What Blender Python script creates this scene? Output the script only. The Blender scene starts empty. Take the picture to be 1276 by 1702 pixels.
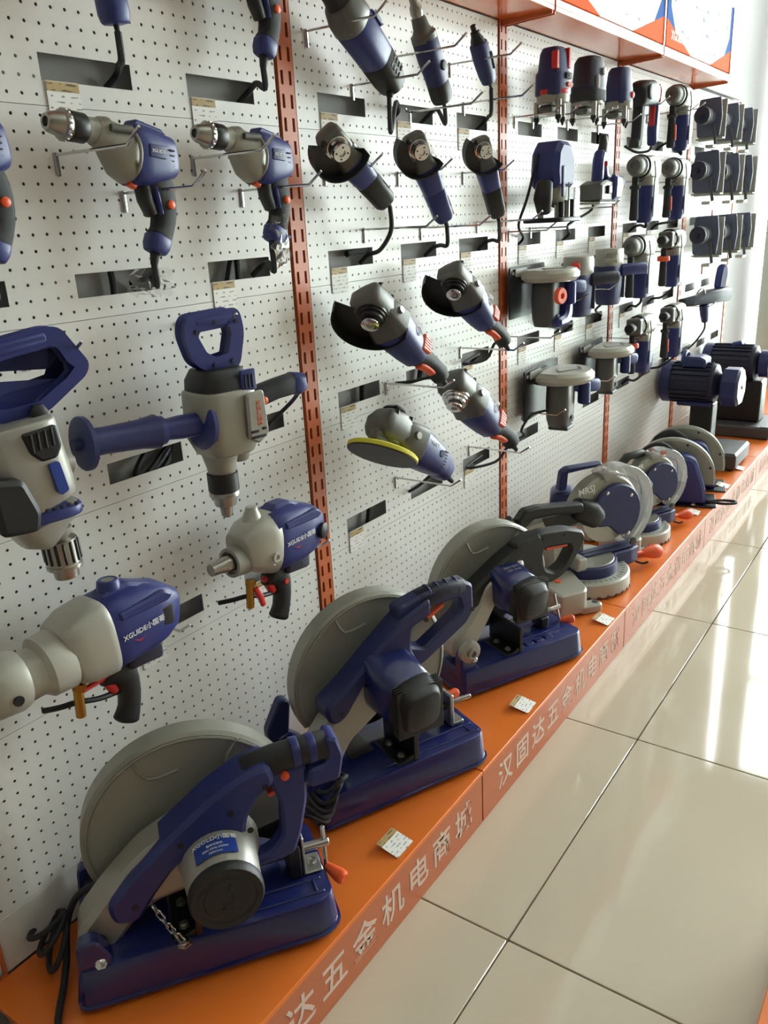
import bpy, bmesh, math, random
import numpy as np
from mathutils import Vector, Matrix, Euler
from mathutils.geometry import tessellate_polygon

random.seed(7)
S = bpy.context.scene
COL = S.collection
R = math.radians
V3 = Vector

# ---------------------------------------------------------------- camera
def set_camera():
    yaw, pit, rol = R(35.7315), R(19.4954), R(-3.0514)
    f = V3((-math.sin(yaw)*math.cos(pit), math.cos(yaw)*math.cos(pit), -math.sin(pit)))
    r = V3((math.cos(yaw), math.sin(yaw), 0)); u = r.cross(f)
    r2 = r*math.cos(rol) + u*math.sin(rol); u2 = -r*math.sin(rol) + u*math.cos(rol)
    m = Matrix((r2, u2, -f)).transposed().to_4x4()
    m.translation = V3((1.25, 0, 1.40))
    cd = bpy.data.cameras.new('camera'); co = bpy.data.objects.new('camera', cd)
    COL.objects.link(co); co.matrix_world = m
    cd.sensor_fit = 'VERTICAL'; cd.sensor_height = 36.0
    cd.lens = 1359.9/1702*36.0
    cd.clip_start = .02; cd.clip_end = 200
    S.camera = co
set_camera()

# ---------------------------------------------------------------- world, light, exposure
S.view_settings.view_transform = 'Standard'
S.view_settings.look = 'None'
S.view_settings.gamma = 1
S.view_settings.use_curve_mapping = False
S.view_settings.exposure = -0.68
ROOM = dict(x1=4.4, y0=-2.6, y1=6.35, z1=3.5)

def set_world():
    w = bpy.data.worlds.new('daylight'); S.world = w; w.use_nodes = True
    nt = w.node_tree; nt.nodes.clear()
    out = nt.nodes.new('ShaderNodeOutputWorld'); bg = nt.nodes.new('ShaderNodeBackground')
    bg.inputs[0].default_value = (.97, .985, 1.0, 1); bg.inputs[1].default_value = 30.0
    nt.links.new(bg.outputs[0], out.inputs[0])
set_world()

def area(name, loc, rot, sx, sy, power, color=(1, 1, 1), portal=False):
    d = bpy.data.lights.new(name, 'AREA'); d.shape = 'RECTANGLE'; d.size = sx; d.size_y = sy
    d.energy = power; d.color = color
    if portal: d.cycles.is_portal = True
    o = bpy.data.objects.new(name, d); COL.objects.link(o); o.location = loc; o.rotation_euler = rot
    return o
# daylight enters through the shop front at the far end
area('shopfront_portal', (2.25, ROOM['y1']+.02, 1.62), (R(-90), 0, 0), 4.1, 3.1, 1, portal=True)

# ---------------------------------------------------------------- materials
MATS = {}
def lin(c):
    c = c/255.0
    return c/12.92 if c <= .04045 else ((c+.055)/1.055)**2.4
def mat(name, rgb, rough=.5, metal=0.0, var=.06, vscale=18.0, bump=0.0, bscale=300.0, coat=0.0, spec=.5, emit=0.0, rvar=.05):
    """procedural principled material, sRGB colour with a little tonal and roughness variation"""
    m = bpy.data.materials.new(name); m.use_nodes = True; nt = m.node_tree
    b = nt.nodes['Principled BSDF']
    col = tuple(lin(c) for c in rgb)
    tc = nt.nodes.new('ShaderNodeTexCoord')
    n = nt.nodes.new('ShaderNodeTexNoise'); n.inputs['Scale'].default_value = vscale; n.inputs['Detail'].default_value = 3
    nt.links.new(tc.outputs['Object'], n.inputs['Vector'])
    mx = nt.nodes.new('ShaderNodeMix'); mx.data_type = 'RGBA'
    mx.inputs[6].default_value = tuple(max(0, c*(1-var)) for c in col)+(1,)
    mx.inputs[7].default_value = tuple(min(1, c*(1+var)) for c in col)+(1,)
    nt.links.new(n.outputs['Fac'], mx.inputs[0]); nt.links.new(mx.outputs[2], b.inputs['Base Color'])
    mr = nt.nodes.new('ShaderNodeMapRange'); mr.inputs[3].default_value = max(.02, rough-rvar); mr.inputs[4].default_value = min(1, rough+rvar)
    nt.links.new(n.outputs['Fac'], mr.inputs[0]); nt.links.new(mr.outputs[0], b.inputs['Roughness'])
    b.inputs['Metallic'].default_value = metal
    b.inputs['Specular IOR Level'].default_value = spec
    if coat: b.inputs['Coat Weight'].default_value = coat; b.inputs['Coat Roughness'].default_value = .12
    if bump:
        n2 = nt.nodes.new('ShaderNodeTexNoise'); n2.inputs['Scale'].default_value = bscale
        nt.links.new(tc.outputs['Object'], n2.inputs['Vector'])
        bp = nt.nodes.new('ShaderNodeBump'); bp.inputs['Strength'].default_value = bump; bp.inputs['Distance'].default_value = .001
        nt.links.new(n2.outputs['Fac'], bp.inputs['Height']); nt.links.new(bp.outputs[0], b.inputs['Normal'])
    if emit:
        nt.links.new(mx.outputs[2], b.inputs['Emission Color']); b.inputs['Emission Strength'].default_value = emit
    MATS[name] = m
    return m
mat('peg', (228, 226, 222), .3, var=.015, vscale=3, rvar=.01)
mat('backing', (150, 148, 146), .6)
mat('plaster', (150, 142, 132), .7)
mat('white_trim', (222, 220, 216), .35, var=.03)
mat('orange_paint', (226, 116, 42), .32, var=.05, vscale=6, bump=.08, bscale=900, coat=.15)
mat('post_orange', (198, 104, 60), .4, var=.06)
mat('orange_front', (186, 102, 66), .35, var=.04, vscale=6, coat=.1)
mat('tile', (200, 188, 168), .06, var=.05, vscale=2.2, spec=.6)
mat('grout', (96, 82, 66), .8)
mat('blue', (38, 47, 112), .40, var=.08, bump=.05, bscale=600)
mat('blue_dark', (34, 41, 92), .45, var=.08, bump=.05, bscale=600)
mat('blue_metal', (25, 35, 94), .24, var=.06, coat=.5)
mat('blue_black', (28, 30, 52), .45, var=.1)
mat('blue_grey_hazed', (84, 90, 112), .45, var=.1)  # marble cutter colour, lightened to stand in for glare at the far end
mat('black', (24, 25, 28), .5, var=.15, bump=.08, bscale=500)
mat('rubber', (34, 36, 40), .68, var=.12, bump=.12, bscale=700)
mat('black_metal', (18, 19, 22), .38, var=.1)
mat('cast', (150, 148, 138), .42, metal=.35, var=.06, bump=.12, bscale=420)
mat('cast_dark', (98, 98, 94), .42, metal=.45, var=.08, bump=.12, bscale=420)
mat('silver', (160, 158, 150), .36, metal=.3, var=.04, bump=.05, bscale=500)
mat('silver_light', (176, 174, 164), .4, metal=.22, var=.04)
mat('guard_grey', (146, 145, 136), .38, metal=.3, var=.05)
mat('chrome', (205, 205, 205), .18, metal=1.0, var=.04)
mat('steel', (158, 156, 150), .3, metal=1.0, var=.08)
mat('zinc', (176, 176, 172), .34, metal=.9, var=.06)
mat('brass', (176, 134, 62), .32, metal=1.0, var=.1)
mat('orange', (232, 88, 40), .42, var=.05)
mat('red', (205, 44, 40), .42, var=.05)
mat('yellow', (214, 206, 60), .6, var=.06)
mat('yellow_cord', (226, 190, 40), .5)
mat('paper', (236, 234, 228), .6, var=.02)
mat('tan', (176, 150, 92), .6, var=.05)
mat('print_white', (235, 235, 238), .5, var=.01)
mat('print_grey', (150, 150, 152), .6, var=.02)
mat('print_lightgrey', (208, 184, 168), .55, var=.02)
mat('decal_blue', (40, 66, 150), .35, var=.05)
mat('dark_grey', (70, 70, 72), .5, var=.08)
mat('ceiling_white', (235, 234, 230), .8)
mat('lamp_white', (255, 250, 240), .5, emit=5.0)
mat('pale_green', (208, 222, 214), .4, var=.03)
mat('alu', (198, 202, 202), .3, metal=.8)
def clear_mat(name, tint, gloss=.12, rough=.05, milk=0.0):
    m = bpy.data.materials.new(name); m.use_nodes = True; nt = m.node_tree; nt.nodes.clear()
    out = nt.nodes.new('ShaderNodeOutputMaterial'); t = nt.nodes.new('ShaderNodeBsdfTransparent'); g = nt.nodes.new('ShaderNodeBsdfGlossy')
    t.inputs[0].default_value = tint+(1,); g.inputs['Roughness'].default_value = rough
    fr = nt.nodes.new('ShaderNodeFresnel'); fr.inputs[0].default_value = 1.45
    ad = nt.nodes.new('ShaderNodeMath'); ad.operation = 'ADD'; ad.inputs[1].default_value = gloss; ad.use_clamp = True
    mx = nt.nodes.new('ShaderNodeMixShader')
    nt.links.new(fr.outputs[0], ad.inputs[0]); nt.links.new(ad.outputs[0], mx.inputs[0])
    nt.links.new(t.outputs[0], mx.inputs[1]); nt.links.new(g.outputs[0], mx.inputs[2]); nt.links.new(mx.outputs[0], out.inputs[0])
    if milk:
        d = nt.nodes.new('ShaderNodeBsdfDiffuse'); d.inputs[0].default_value = (.9, .9, .9, 1); m2 = nt.nodes.new('ShaderNodeMixShader'); m2.inputs[0].default_value = milk
        nt.links.new(mx.outputs[0], m2.inputs[1]); nt.links.new(d.outputs[0], m2.inputs[2]); nt.links.new(m2.outputs[0], out.inputs[0])
    MATS[name] = m
clear_mat('glass', (.93, .97, .95), .02, .02)
clear_mat('clear_plastic', (.95, .96, .96), .05, .1, .16)
clear_mat('plastic_film', (.97, .97, .96), .0, .25, .08)

# ---------------------------------------------------------------- mesh builder
class B:
    def __init__(s): s.v = []; s.f = []; s.M = None
    def at(s, M): s.M = M; return s
    def add(s, vs, fs):
        n = len(s.v)
        s.v += [tuple(s.M @ V3(p)) if s.M is not None else tuple(p) for p in vs]
        s.f += [tuple(i+n for i in f) for f in fs]
        return s
    def rings(s, rs, cap0=True, cap1=True, closed=False):
        k = len(rs[0]); vs = [p for r in rs for p in r]; fs = []
        m = len(rs)
        for i in range(m if closed else m-1):
            a = i*k; b = ((i+1) % m)*k
            for j in range(k):
                j2 = (j+1) % k
                fs.append((a+j, a+j2, b+j2, b+j))
        if not closed:
            if cap0: fs.append(tuple(reversed(range(k))))
            if cap1: fs.append(tuple((m-1)*k+j for j in range(k)))
        return s.add(vs, fs)
    def prism(s, poly, t0, t1, bev=0.0, plane='xz', o=(0, 0, 0)):
        """outline poly (counter-clockwise seen from the front) extruded from t0 to t1 with bevelled rims"""
        if area2(poly) < 0: poly = poly[::-1]
        ins = inset(poly, bev) if bev else poly
        if t1 < t0: t0, t1 = t1, t0
        # map (u,v,t): keep orientation outward
        def P(u, v, t):
            if plane == 'xz': return (o[0]+u, o[1]-t, o[2]+v)     # t grows towards the viewer side (-y)
            if plane == 'xy': return (o[0]+u, o[1]+v, o[2]+t)
            return (o[0]+t, o[1]+u, o[2]+v)                        # 'yz'
        seq = [(ins, t0), (poly, t0+bev), (poly, t1-bev), (ins, t1)] if bev else [(poly, t0), (poly, t1)]
        rs = [[P(u, v, t) for u, v in pl] for pl, t in seq]
        tri = tessellate_polygon([[V3((u, v, 0)) for u, v in poly]])
        s.rings(rs, False, False)
        for r, flip in ((rs[0], True), (rs[-1], False)):
            s.add(r, [tuple(q) if area2([poly[i] for i in q]) * (-1 if flip else 1) > 0 else tuple(q)[::-1] for q in tri])
        return s
    def holed(s, outer, inner, t0, t1, bev=.004):
        """x-z outline with a hole through it, rims bevelled"""
        if area2(outer) < 0: outer = outer[::-1]
        if area2(inner) > 0: inner = inner[::-1]
        oi, ii = inset(outer, bev), inset(inner, bev)
        for a, ai in ((outer, oi), (inner, ii)):
            s.rings([[(u, -t, v) for u, v in pl] for pl, t in ((ai, t0), (a, t0+bev), (a, t1-bev), (ai, t1))], False, False)
        allp = oi+ii
        tri = tessellate_polygon([[V3((u, v, 0)) for u, v in outer], [V3((u, v, 0)) for u, v in inner]])
        s.add([(u, -t1, v) for u, v in allp], [tuple(q) for q in tri]); s.add([(u, -t0, v) for u, v in allp], [tuple(q) for q in tri])
        return s
    def box(s, c, d, bev=.002, r=None):
        """rounded box centred at c with full sizes d"""
        r = min(bev*1.5 if r is None else r, d[0]*.49, d[1]*.49)
        bev = min(bev, d[2]*.45)
        return s.prism(rrect(d[0], d[1], r), -d[2]/2, d[2]/2, bev, 'xy', c)
    def lathe(s, o, ax, prof, seg=20, up=None):
        o = V3(o); ax = V3(ax).normalized()
        a = V3((0, 0, 1)) if abs(ax.z) < .9 else V3((1, 0, 0))
        e1 = ax.cross(a).normalized(); e2 = ax.cross(e1)
        rs = []
        for t, r in prof:
            r = max(r, 1e-5)
            rs.append([o+ax*t+(e1*math.cos(2*math.pi*j/seg)+e2*math.sin(2*math.pi*j/seg))*r for j in range(seg)])
        return s.rings(rs)
    def cyl(s, p0, p1, r, r1=None, bev=None, seg=18):
        p0 = V3(p0); p1 = V3(p1); L = (p1-p0).length; r1 = r if r1 is None else r1
        b = min(r, r1, L)*.12 if bev is None else bev
        pr = [(0, r-b), (b, r), (L-b, r1), (L, r1-b)] if b else [(0, r), (L, r1)]
        return s.lathe(p0, p1-p0, pr, seg)
    def tube(s, pts, r, seg=8, smooth=4, closed=False):
        pts = [V3(p) for p in pts]
        if smooth and len(pts) > 2: pts = catmull(pts, smooth, closed)
        n = len(pts); rr = r if isinstance(r, (list, tuple)) else None
        up = None; rs = []
        for i, p in enumerate(pts):
            if closed: t = (pts[(i+1) % n]-pts[i-1]).normalized()
            else: t = (pts[min(i+1, n-1)]-pts[max(i-1, 0)]).normalized()
            if up is None:
                a = V3((0, 0, 1)) if abs(t.z) < .9 else V3((1, 0, 0)); up = t.cross(a).normalized()
            up = (up-t*up.dot(t)).normalized(); e2 = t.cross(up)
            if rr:
                q = i/(n-1)*(len(rr)-1); k = min(int(q), len(rr)-2); rad = rr[k]+(rr[k+1]-rr[k])*(q-k)
            else: rad = r
            rs.append([p+(up*math.cos(2*math.pi*j/seg)+e2*math.sin(2*math.pi*j/seg))*rad for j in range(seg)])
        return s.rings(rs, closed=closed)
    def loft(s, st, side=(0, 1, 0), seg=20, n=2.6, caps=.25, smooth=0):
        """stations (x,y,z,a,b): super-ellipse sections, half size a along 'side', b across it; rounded ends"""
        st = [list(q) for q in st]; side = V3(side).normalized()
        if smooth:
            P = catmull4(st, smooth); st = P
        pts = [V3(q[:3]) for q in st]; m = len(pts); rs = []
        for i in range(m):
            t = (pts[min(i+1, m-1)]-pts[max(i-1, 0)]).normalized()
            b_ = t.cross(side).normalized(); a_ = b_.cross(t).normalized()
            q = st[i]
            def ring(c, k):
                out = []
                for j in range(seg):
                    th = 2*math.pi*j/seg; cs, sn = math.cos(th), math.sin(th)
                    out.append(c+a_*(q[3]*k*math.copysign(abs(cs)**(2/n), cs))+b_*(q[4]*k*math.copysign(abs(sn)**(2/n), sn)))
                return out
            e = min(q[3], q[4])*caps
            if i == 0 and caps: rs += [ring(pts[0]-t*e, 1-caps*.9), ring(pts[0]-t*e*.6, 1-caps*.35)]
            rs.append(ring(pts[i], 1))
            if i == m-1 and caps: rs += [ring(pts[i]+t*e*.6, 1-caps*.35), ring(pts[i]+t*e, 1-caps*.9)]
        return s.rings(rs)
    def torus(s, c, ax, Rm, r, seg=24, sec=8):
        c = V3(c); ax = V3(ax).normalized(); a = V3((0, 0, 1)) if abs(ax.z) < .9 else V3((1, 0, 0))
        e1 = ax.cross(a).normalized(); e2 = ax.cross(e1)
        return s.tube([c+(e1*math.cos(2*math.pi*j/seg)+e2*math.sin(2*math.pi*j/seg))*Rm for j in range(seg)], r, sec, 0, True)
    def text(s, body, size, P, U, Vv, depth=.0006, align='CENTER', bold=0.0):
        """lettering with its own small thickness, lying in the plane P + U*x + V*y"""
        vs, fs = text_mesh(body, align, bold)
        P = V3(P); U = V3(U).normalized(); Vv = V3(Vv).normalized(); N = U.cross(Vv)
        return s.add([P+U*(x*size)+Vv*(y*size)+N*(z*depth) for x, y, z in vs], fs)
    def mesh(s, name, m, angle=38):
        me = bpy.data.meshes.new(name); me.from_pydata([tuple(p) for p in s.v], [], s.f); weld(me)
        me.shade_smooth(); me.set_sharp_from_angle(angle=R(angle))
        me.materials.append(MATS[m] if isinstance(m, str) else m)
        return me
    def part(s, name, m, parent=None, label=None, angle=38, **kw):
        o = bpy.data.objects.new(name, s.mesh(name, m, angle)); COL.objects.link(o)
        if parent is not None: o.parent = parent
        if label: o['label'] = label
        for k, v in kw.items(): o[k] = v
        return o
def weld(me):
    bm = bmesh.new(); bm.from_mesh(me); bmesh.ops.remove_doubles(bm, verts=bm.verts, dist=1e-6)
    bmesh.ops.recalc_face_normals(bm, faces=bm.faces); bm.to_mesh(me); bm.free()
def area2(p): return sum(p[i][0]*p[(i+1) % len(p)][1]-p[(i+1) % len(p)][0]*p[i][1] for i in range(len(p)))
def inset(poly, d):
    n = len(poly); out = []
    for i in range(n):
        a = V3(poly[i-1]).to_2d() if False else Vector(poly[i-1]); b = Vector(poly[i]); c = Vector(poly[(i+1) % n])
        e1 = (b-a); e2 = (c-b)
        if e1.length < 1e-9: e1 = e2
        if e2.length < 1e-9: e2 = e1
        e1.normalize(); e2.normalize()
        n1 = Vector((-e1.y, e1.x)); n2 = Vector((-e2.y, e2.x)); nn = n1+n2
        if nn.length < 1e-6: nn = n1
        nn.normalize(); k = max(.5, nn.dot(n1))
        out.append(tuple(b+nn*(d/k)))
    return out
def rrect(w, h, r, n=3):
    out = []
    for cx, cy, a0 in ((w/2-r, h/2-r, 0), (-w/2+r, h/2-r, 90), (-w/2+r, -h/2+r, 180), (w/2-r, -h/2+r, 270)):
        for k in range(n+1):
            a = R(a0+90*k/n); out.append((cx+r*math.cos(a), cy+r*math.sin(a)))
    return out
def rnd(poly, r, n=3):
    """round every corner of an outline; r may be a list"""
    out = []; m = len(poly)
    for i in range(m):
        a = Vector(poly[i-1]); b = Vector(poly[i]); c = Vector(poly[(i+1) % m])
        rr = r[i] if isinstance(r, (list, tuple)) else r
        d1 = (a-b); d2 = (c-b); l = min(rr, d1.length*.48, d2.length*.48)
        p1 = b+d1.normalized()*l; p2 = b+d2.normalized()*l
        for k in range(n+1):
            t = k/n; out.append(tuple(p1*(1-t)**2+b*2*t*(1-t)+p2*t*t))
    return out
def arc(cx, cy, r, a0, a1, n=24):
    return [(cx+r*math.cos(R(a0+(a1-a0)*k/n)), cy+r*math.sin(R(a0+(a1-a0)*k/n))) for k in range(n+1)]
def catmull(p, k, closed=False):
    out = []; n = len(p)
    rng = range(n) if closed else range(n-1)
    for i in rng:
        if closed: a, b, c, d = p[i-1], p[i], p[(i+1) % n], p[(i+2) % n]
        else: a, b, c, d = p[max(i-1, 0)], p[i], p[i+1], p[min(i+2, n-1)]
        for j in range(k):
            t = j/k
            out.append(.5*((2*b)+(c-a)*t+(2*a-5*b+4*c-d)*t*t+(3*b-a-3*c+d)*t**3))
    if not closed: out.append(p[-1].copy())
    return out
def catmull4(st, k):
    A = [np.array(q, float) for q in st]; out = []; n = len(A)
    for i in range(n-1):
        a, b, c, d = A[max(i-1, 0)], A[i], A[i+1], A[min(i+2, n-1)]
        for j in range(k):
            t = j/k
            q = .5*((2*b)+(c-a)*t+(2*a-5*b+4*c-d)*t*t+(3*b-a-3*c+d)*t**3)
            q[3:] = b[3:]*(1-t)+c[3:]*t
            out.append(list(q))
    out.append(list(A[-1])); return out
_TX = {}
def text_mesh(body, align, bold):
    key = (body, align, bold)
    if key not in _TX:
        cu = bpy.data.curves.new('lettering', 'FONT'); cu.body = body; cu.align_x = align; cu.align_y = 'CENTER'
        cu.extrude = 1.0; cu.size = 1.0; cu.resolution_u = 2; cu.offset = bold
        ob = bpy.data.objects.new('lettering', cu); COL.objects.link(ob)
        dg = bpy.context.evaluated_depsgraph_get(); ev = ob.evaluated_get(dg); me = ev.to_mesh()
        _TX[key] = ([tuple(v.co) for v in me.vertices], [tuple(p.vertices) for p in me.polygons])
        ev.to_mesh_clear(); bpy.data.objects.remove(ob); bpy.data.curves.remove(cu)
    return _TX[key]

# ---------------------------------------------------------------- things
def thing(name, label, cat, loc, rot=None, group=None):
    o = bpy.data.objects.new(name, None); COL.objects.link(o)
    o.empty_display_size = .05
    m = rot.to_4x4() if rot is not None else Matrix.Identity(4)
    m = m.copy(); m.translation = V3(loc); o.matrix_world = m
    o['label'] = label; o['category'] = cat
    if group: o['group'] = group
    return o
WALLROT = Matrix.Rotation(R(90), 3, 'Z')          # local x along the wall, y into it, z up
def wall_thing(name, label, cat, Y, Z, X=0.0, tilt=0, yaw=0, pitch=0, group=None, scale=1.0):
    """a thing hung on the wall: tilt turns it in the wall plane, yaw about the vertical, pitch nods it"""
    m = WALLROT @ Matrix.Rotation(R(yaw), 3, 'Z') @ Matrix.Rotation(R(pitch), 3, 'X') @ Matrix.Rotation(R(tilt), 3, 'Y')
    o = thing(name, label, cat, (X, Y, Z), m, group)
    if scale != 1.0: o.matrix_world = o.matrix_world @ Matrix.Scale(scale, 4)
    return o
def tag(o, label, cat, group=None):
    o['label'] = label; o['category'] = cat
    if group: o['group'] = group
    return o
def struct(o): o['kind'] = 'structure'; return o
def copy_tree(o, parent=None):
    c = o.copy(); COL.objects.link(c); c.parent = parent
    for ch in o.children: copy_tree(ch, c)
    return c
# ================================================================ the setting
U0, BAY = .47, .995
UP = [U0+BAY*k for k in range(-1, 8)]            # upright centres
PW, PH = BAY-.062, .3325                          # pegboard panel size
SEAM = [.2665+.3335*k for k in range(6)]         # bottoms of the panel rows .2665 .6 .9335 1.267 1.6005
PX0 = .031                                       # panel starts this far from the upright
PITCH, PZ = .0255, .0253
SLOT_C = (3, 15, 27); SLOT_N = 7
def slot_pos(bay, k, row):
    """centre of cable slot k in a panel; bay 1 starts at the first upright in view"""
    return (UP[bay]+PX0+.010+PITCH*(SLOT_C[k]+3), SEAM[row]+.056)

def panel_mesh(slots):
    nx, nz = 37, 13; hr = .0028
    gx = [0]+[.010+PITCH*(i+.5) for i in range(nx-1)]+[PW]
    gz = [0]+[.015+PZ*(i+.5) for i in range(nz-1)]+[PH]
    gz[1] = .036; gz[3] = .0755
    hx = [.010+PITCH*i for i in range(nx)]; hz = [.015+PZ*i for i in range(nz)]
    vs = []; idx = {}; fs = []
    def V(x, z, y=0.0):
        k = (round(x, 5), round(z, 5), round(y, 5))
        if k not in idx: idx[k] = len(vs); vs.append((x, y, z))
        return idx[k]
    def in_slot(i, j): return slots and j in (1, 2) and any(c <= i < c+SLOT_N for c in SLOT_C)
    for i in range(nx):
        for j in range(nz):
            if in_slot(i, j): continue
            x0, x1, z0, z1 = gx[i], gx[i+1], gz[j], gz[j+1]
            xm, zm = (x0+x1)/2, (z0+z1)/2
            outer = [V(x1, zm), V(x1, z1), V(xm, z1), V(x0, z1), V(x0, zm), V(x0, z0), V(xm, z0), V(x1, z0)]
            inner = []; deep = []
            for k in range(8):
                a = R(45*k); inner.append(V(hx[i]+hr*math.cos(a), hz[j]+hr*math.sin(a)))
                deep.append(V(hx[i]+hr*math.cos(a), hz[j]+hr*math.sin(a), .0012))
            for k in range(8):
                k2 = (k+1) % 8
                fs.append((outer[k], outer[k2], inner[k2], inner[k])); fs.append((inner[k], inner[k2], deep[k2], deep[k]))
    if slots:
        for c in SLOT_C:
            x0, x1, z0, z1 = gx[c], gx[c+SLOT_N], gz[1], gz[3]
            q = [(x0, z0), (x1, z0), (x1, z1), (x0, z1)]
            for k in range(4):
                a, b = q[k], q[(k+1) % 4]
                n = len(vs); vs.extend([(a[0], 0, a[1]), (b[0], 0, b[1]), (b[0], .0015, b[1]), (a[0], .0015, a[1])]); fs.append((n, n+1, n+2, n+3))
    q = [(0, 0), (PW, 0), (PW, PH), (0, PH)]                       # folded rims
    for k in range(4):
        a, b = q[k], q[(k+1) % 4]
        n = len(vs); vs.extend([(a[0], 0, a[1]), (b[0], 0, b[1]), (b[0], .016, b[1]), (a[0], .016, a[1])]); fs.append((n+3, n+2, n+1, n))
    me = bpy.data.meshes.new('pegboard_panel'); me.from_pydata(vs, [], fs); me.materials.append(MATS['peg'])
    return me

def room():
    x1, y0, y1, z1 = ROOM['x1'], ROOM['y0'], ROOM['y1'], ROOM['z1']
    # wall behind the pegboard
    b = B(); b.box((-.10, (y0+y1)/2, z1/2), (.14, y1-y0, z1), 0, .001)
    wall = struct(b.part('wall_left', 'backing'))
    def wm(o): o.parent = wall; return o
    slotted, plain = panel_mesh(True), panel_mesh(False)
    for k in range(0, 6):
        for r in range(5 if k < 7 else 5):
            o = bpy.data.objects.new('pegboard_panel', slotted if r else plain); COL.objects.link(o)
            o.parent = wall; o.rotation_euler = (0, 0, R(90)); o.location = (0, UP[k]+PX0, SEAM[r])
        # white kick board below the panels and plain boards above the shelf
        b = B(); b.box((-.008, UP[k]+BAY/2, .2085), (.016, BAY-.006, .112), .001)
        b.part('kick_board', 'white_trim', wall)
        b = B(); b.box((-.006, UP[k]+BAY/2, 2.70), (.014, BAY-.05, 1.50), .002)
        b.part('upper_board', 'peg', wall)
    # slotted uprights
    n_sl = 40
    vs = []; fs = []
    def quad(a, b_, c, d):
        n = len(vs); vs.extend([a, b_, c, d]); fs.append((n, n+1, n+2, n+3))
    w = .024; zb, zt = .15, 1.94; D = .03
    for sgn in (0,):
        pz = (zt-zb)/n_sl
        for i in range(n_sl):
            z0 = zb+i*pz; za = z0+pz*.2; zc = z0+pz*.8; z2 = z0+pz
            for (xa, xb, hole) in ((-w, -.017, 0), (-.017, -.009, 1), (-.009, .009, 0), (.009, .017, 1), (.017, w, 0)):
                if not hole: quad((xa, 0, z0), (xb, 0, z0), (xb, 0, z2), (xa, 0, z2))
                else:
                    quad((xa, 0, z0), (xb, 0, z0), (xb, 0, za), (xa, 0, za)); quad((xa, 0, zc), (xb, 0, zc), (xb, 0, z2), (xa, 0, z2))
                    quad((xa, 0, za), (xa, 0, zc), (xa, .004, zc), (xa, .004, za)); quad((xb, 0, zc), (xb, 0, za), (xb, .004, za), (xb, .004, zc))
    for x in (-w, w):
        quad((x, 0, zb), (x, D, zb), (x, D, zt), (x, 0, zt))
    quad((-w, D, zb), (-w, D, zt), (w, D, zt), (w, D, zb))
    um = bpy.data.meshes.new('upright_post'); um.from_pydata(vs, [], fs); um.materials.append(MATS['post_orange'])
    for k in range(0, 7):
        o = bpy.data.objects.new('upright_post', um); COL.objects.link(o); o.parent = wall
        o.rotation_euler = (0, 0, R(90)); o.location = (.004, UP[k], 0)
    # floor with its tiles
    b = B(); b.box(((x1-.17)/2, (y0+y1)/2, -.06), (x1+.17, y1-y0, .10), 0, .001)
    floor = struct(b.part('floor', 'grout'))
    tb = B(); tb.prism(rrect(.7965, .7965, .002, 1), -.011, 0, .0012, 'xy'); tm = tb.mesh('floor_tile', 'tile')
    for i in range(-1, 5):
        for j in range(-6, 6):
            cx, cy = .667+.8*i+.4, 1.965+.8*j+.4
            if cx > x1 or cy > y1-.3: continue
            o = bpy.data.objects.new('floor_tile', tm); COL.objects.link(o); o.parent = floor; o.location = (cx, cy, 0)
    # ceiling, the walls behind and beside the camera
    b = B(); b.box(((x1-.17)/2, (y0+y1)/2, z1+.05), (x1+.17, y1-y0, .1), 0, .001); struct(b.part('ceiling', 'ceiling_white'))
    b = B(); b.box((x1+.05, (y0+y1)/2, z1/2), (.1, y1-y0, z1), 0, .001); struct(b.part('wall_right', 'plaster'))
    b = B(); b.box(((x1)/2, y0-.05, z1/2), (x1+.34, .1, z1), 0, .001); struct(b.part('wall_back', 'plaster'))
    # shop front at the far end: posts, header, glass
    b = B(); b.box((x1/2, y1+.05, z1-.15), (x1+.34, .1, .3), 0, .001); hd = struct(b.part('wall_far', 'plaster'))
    b = B(); b.box((.10, y1+.05, (z1-.3)/2), (.16, .1, z1-.3), .004); b.part('corner_post', 'pale_green', hd)
    w = bpy.data.objects.new('window_1', None); COL.objects.link(w); w.location = (2.3, y1+.05, 0); struct(w)
    for i in range(5):
        b = B(); b.box((-2.1+1.05*i, 0, 1.6), (.05, .06, 3.2), .003); b.part('window_frame', 'alu', w)
    for z in (.03, 2.25, 3.17):
        b = B(); b.box((0, 0, z), (4.2, .055, .06), .003); b.part('window_rail', 'alu', w)
    for i in range(4):
        for z0, z1_ in ((.06, 2.22), (2.28, 3.14)):
            b = B(); b.box((-1.575+1.05*i, 0, (z0+z1_)/2), (1.0, .008, z1_-z0), .001); b.part('window_pane', 'glass', w)
    # pavement outside
    b = B(); b.box((2.2, y1+6.1, -.12), (30, 12, .1), 0, .001); struct(b.part('pavement', 'pale_green'))
room()

# ceiling lamps (above the frame)
def ceiling_lamp(x, y, label):
    t = thing('ceiling_lamp', label, 'lamp', (x, y, ROOM['z1']-.005))
    b = B(); b.box((0, 0, -.03), (.14, 1.25, .05), .006); b.part('housing', 'white_trim', t)
    b = B(); b.box((0, 0, -.06), (.10, 1.2, .02), .008); b.part('diffuser', 'lamp_white', t)
    area('ceiling_lamp_light', (x, y, ROOM['z1']-.09), (0, 0, 0), .1, 1.2, LAMP, (1, .97, .92))
LAMP = 3
ceiling_lamp(1.7, -.6, 'long ceiling lamp above the aisle, behind the photographer')
ceiling_lamp(1.7, 1.9, 'long ceiling lamp above the aisle, nearest the angle grinders')
ceiling_lamp(1.7, 4.2, 'long ceiling lamp above the aisle, nearest the shop front')

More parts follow.
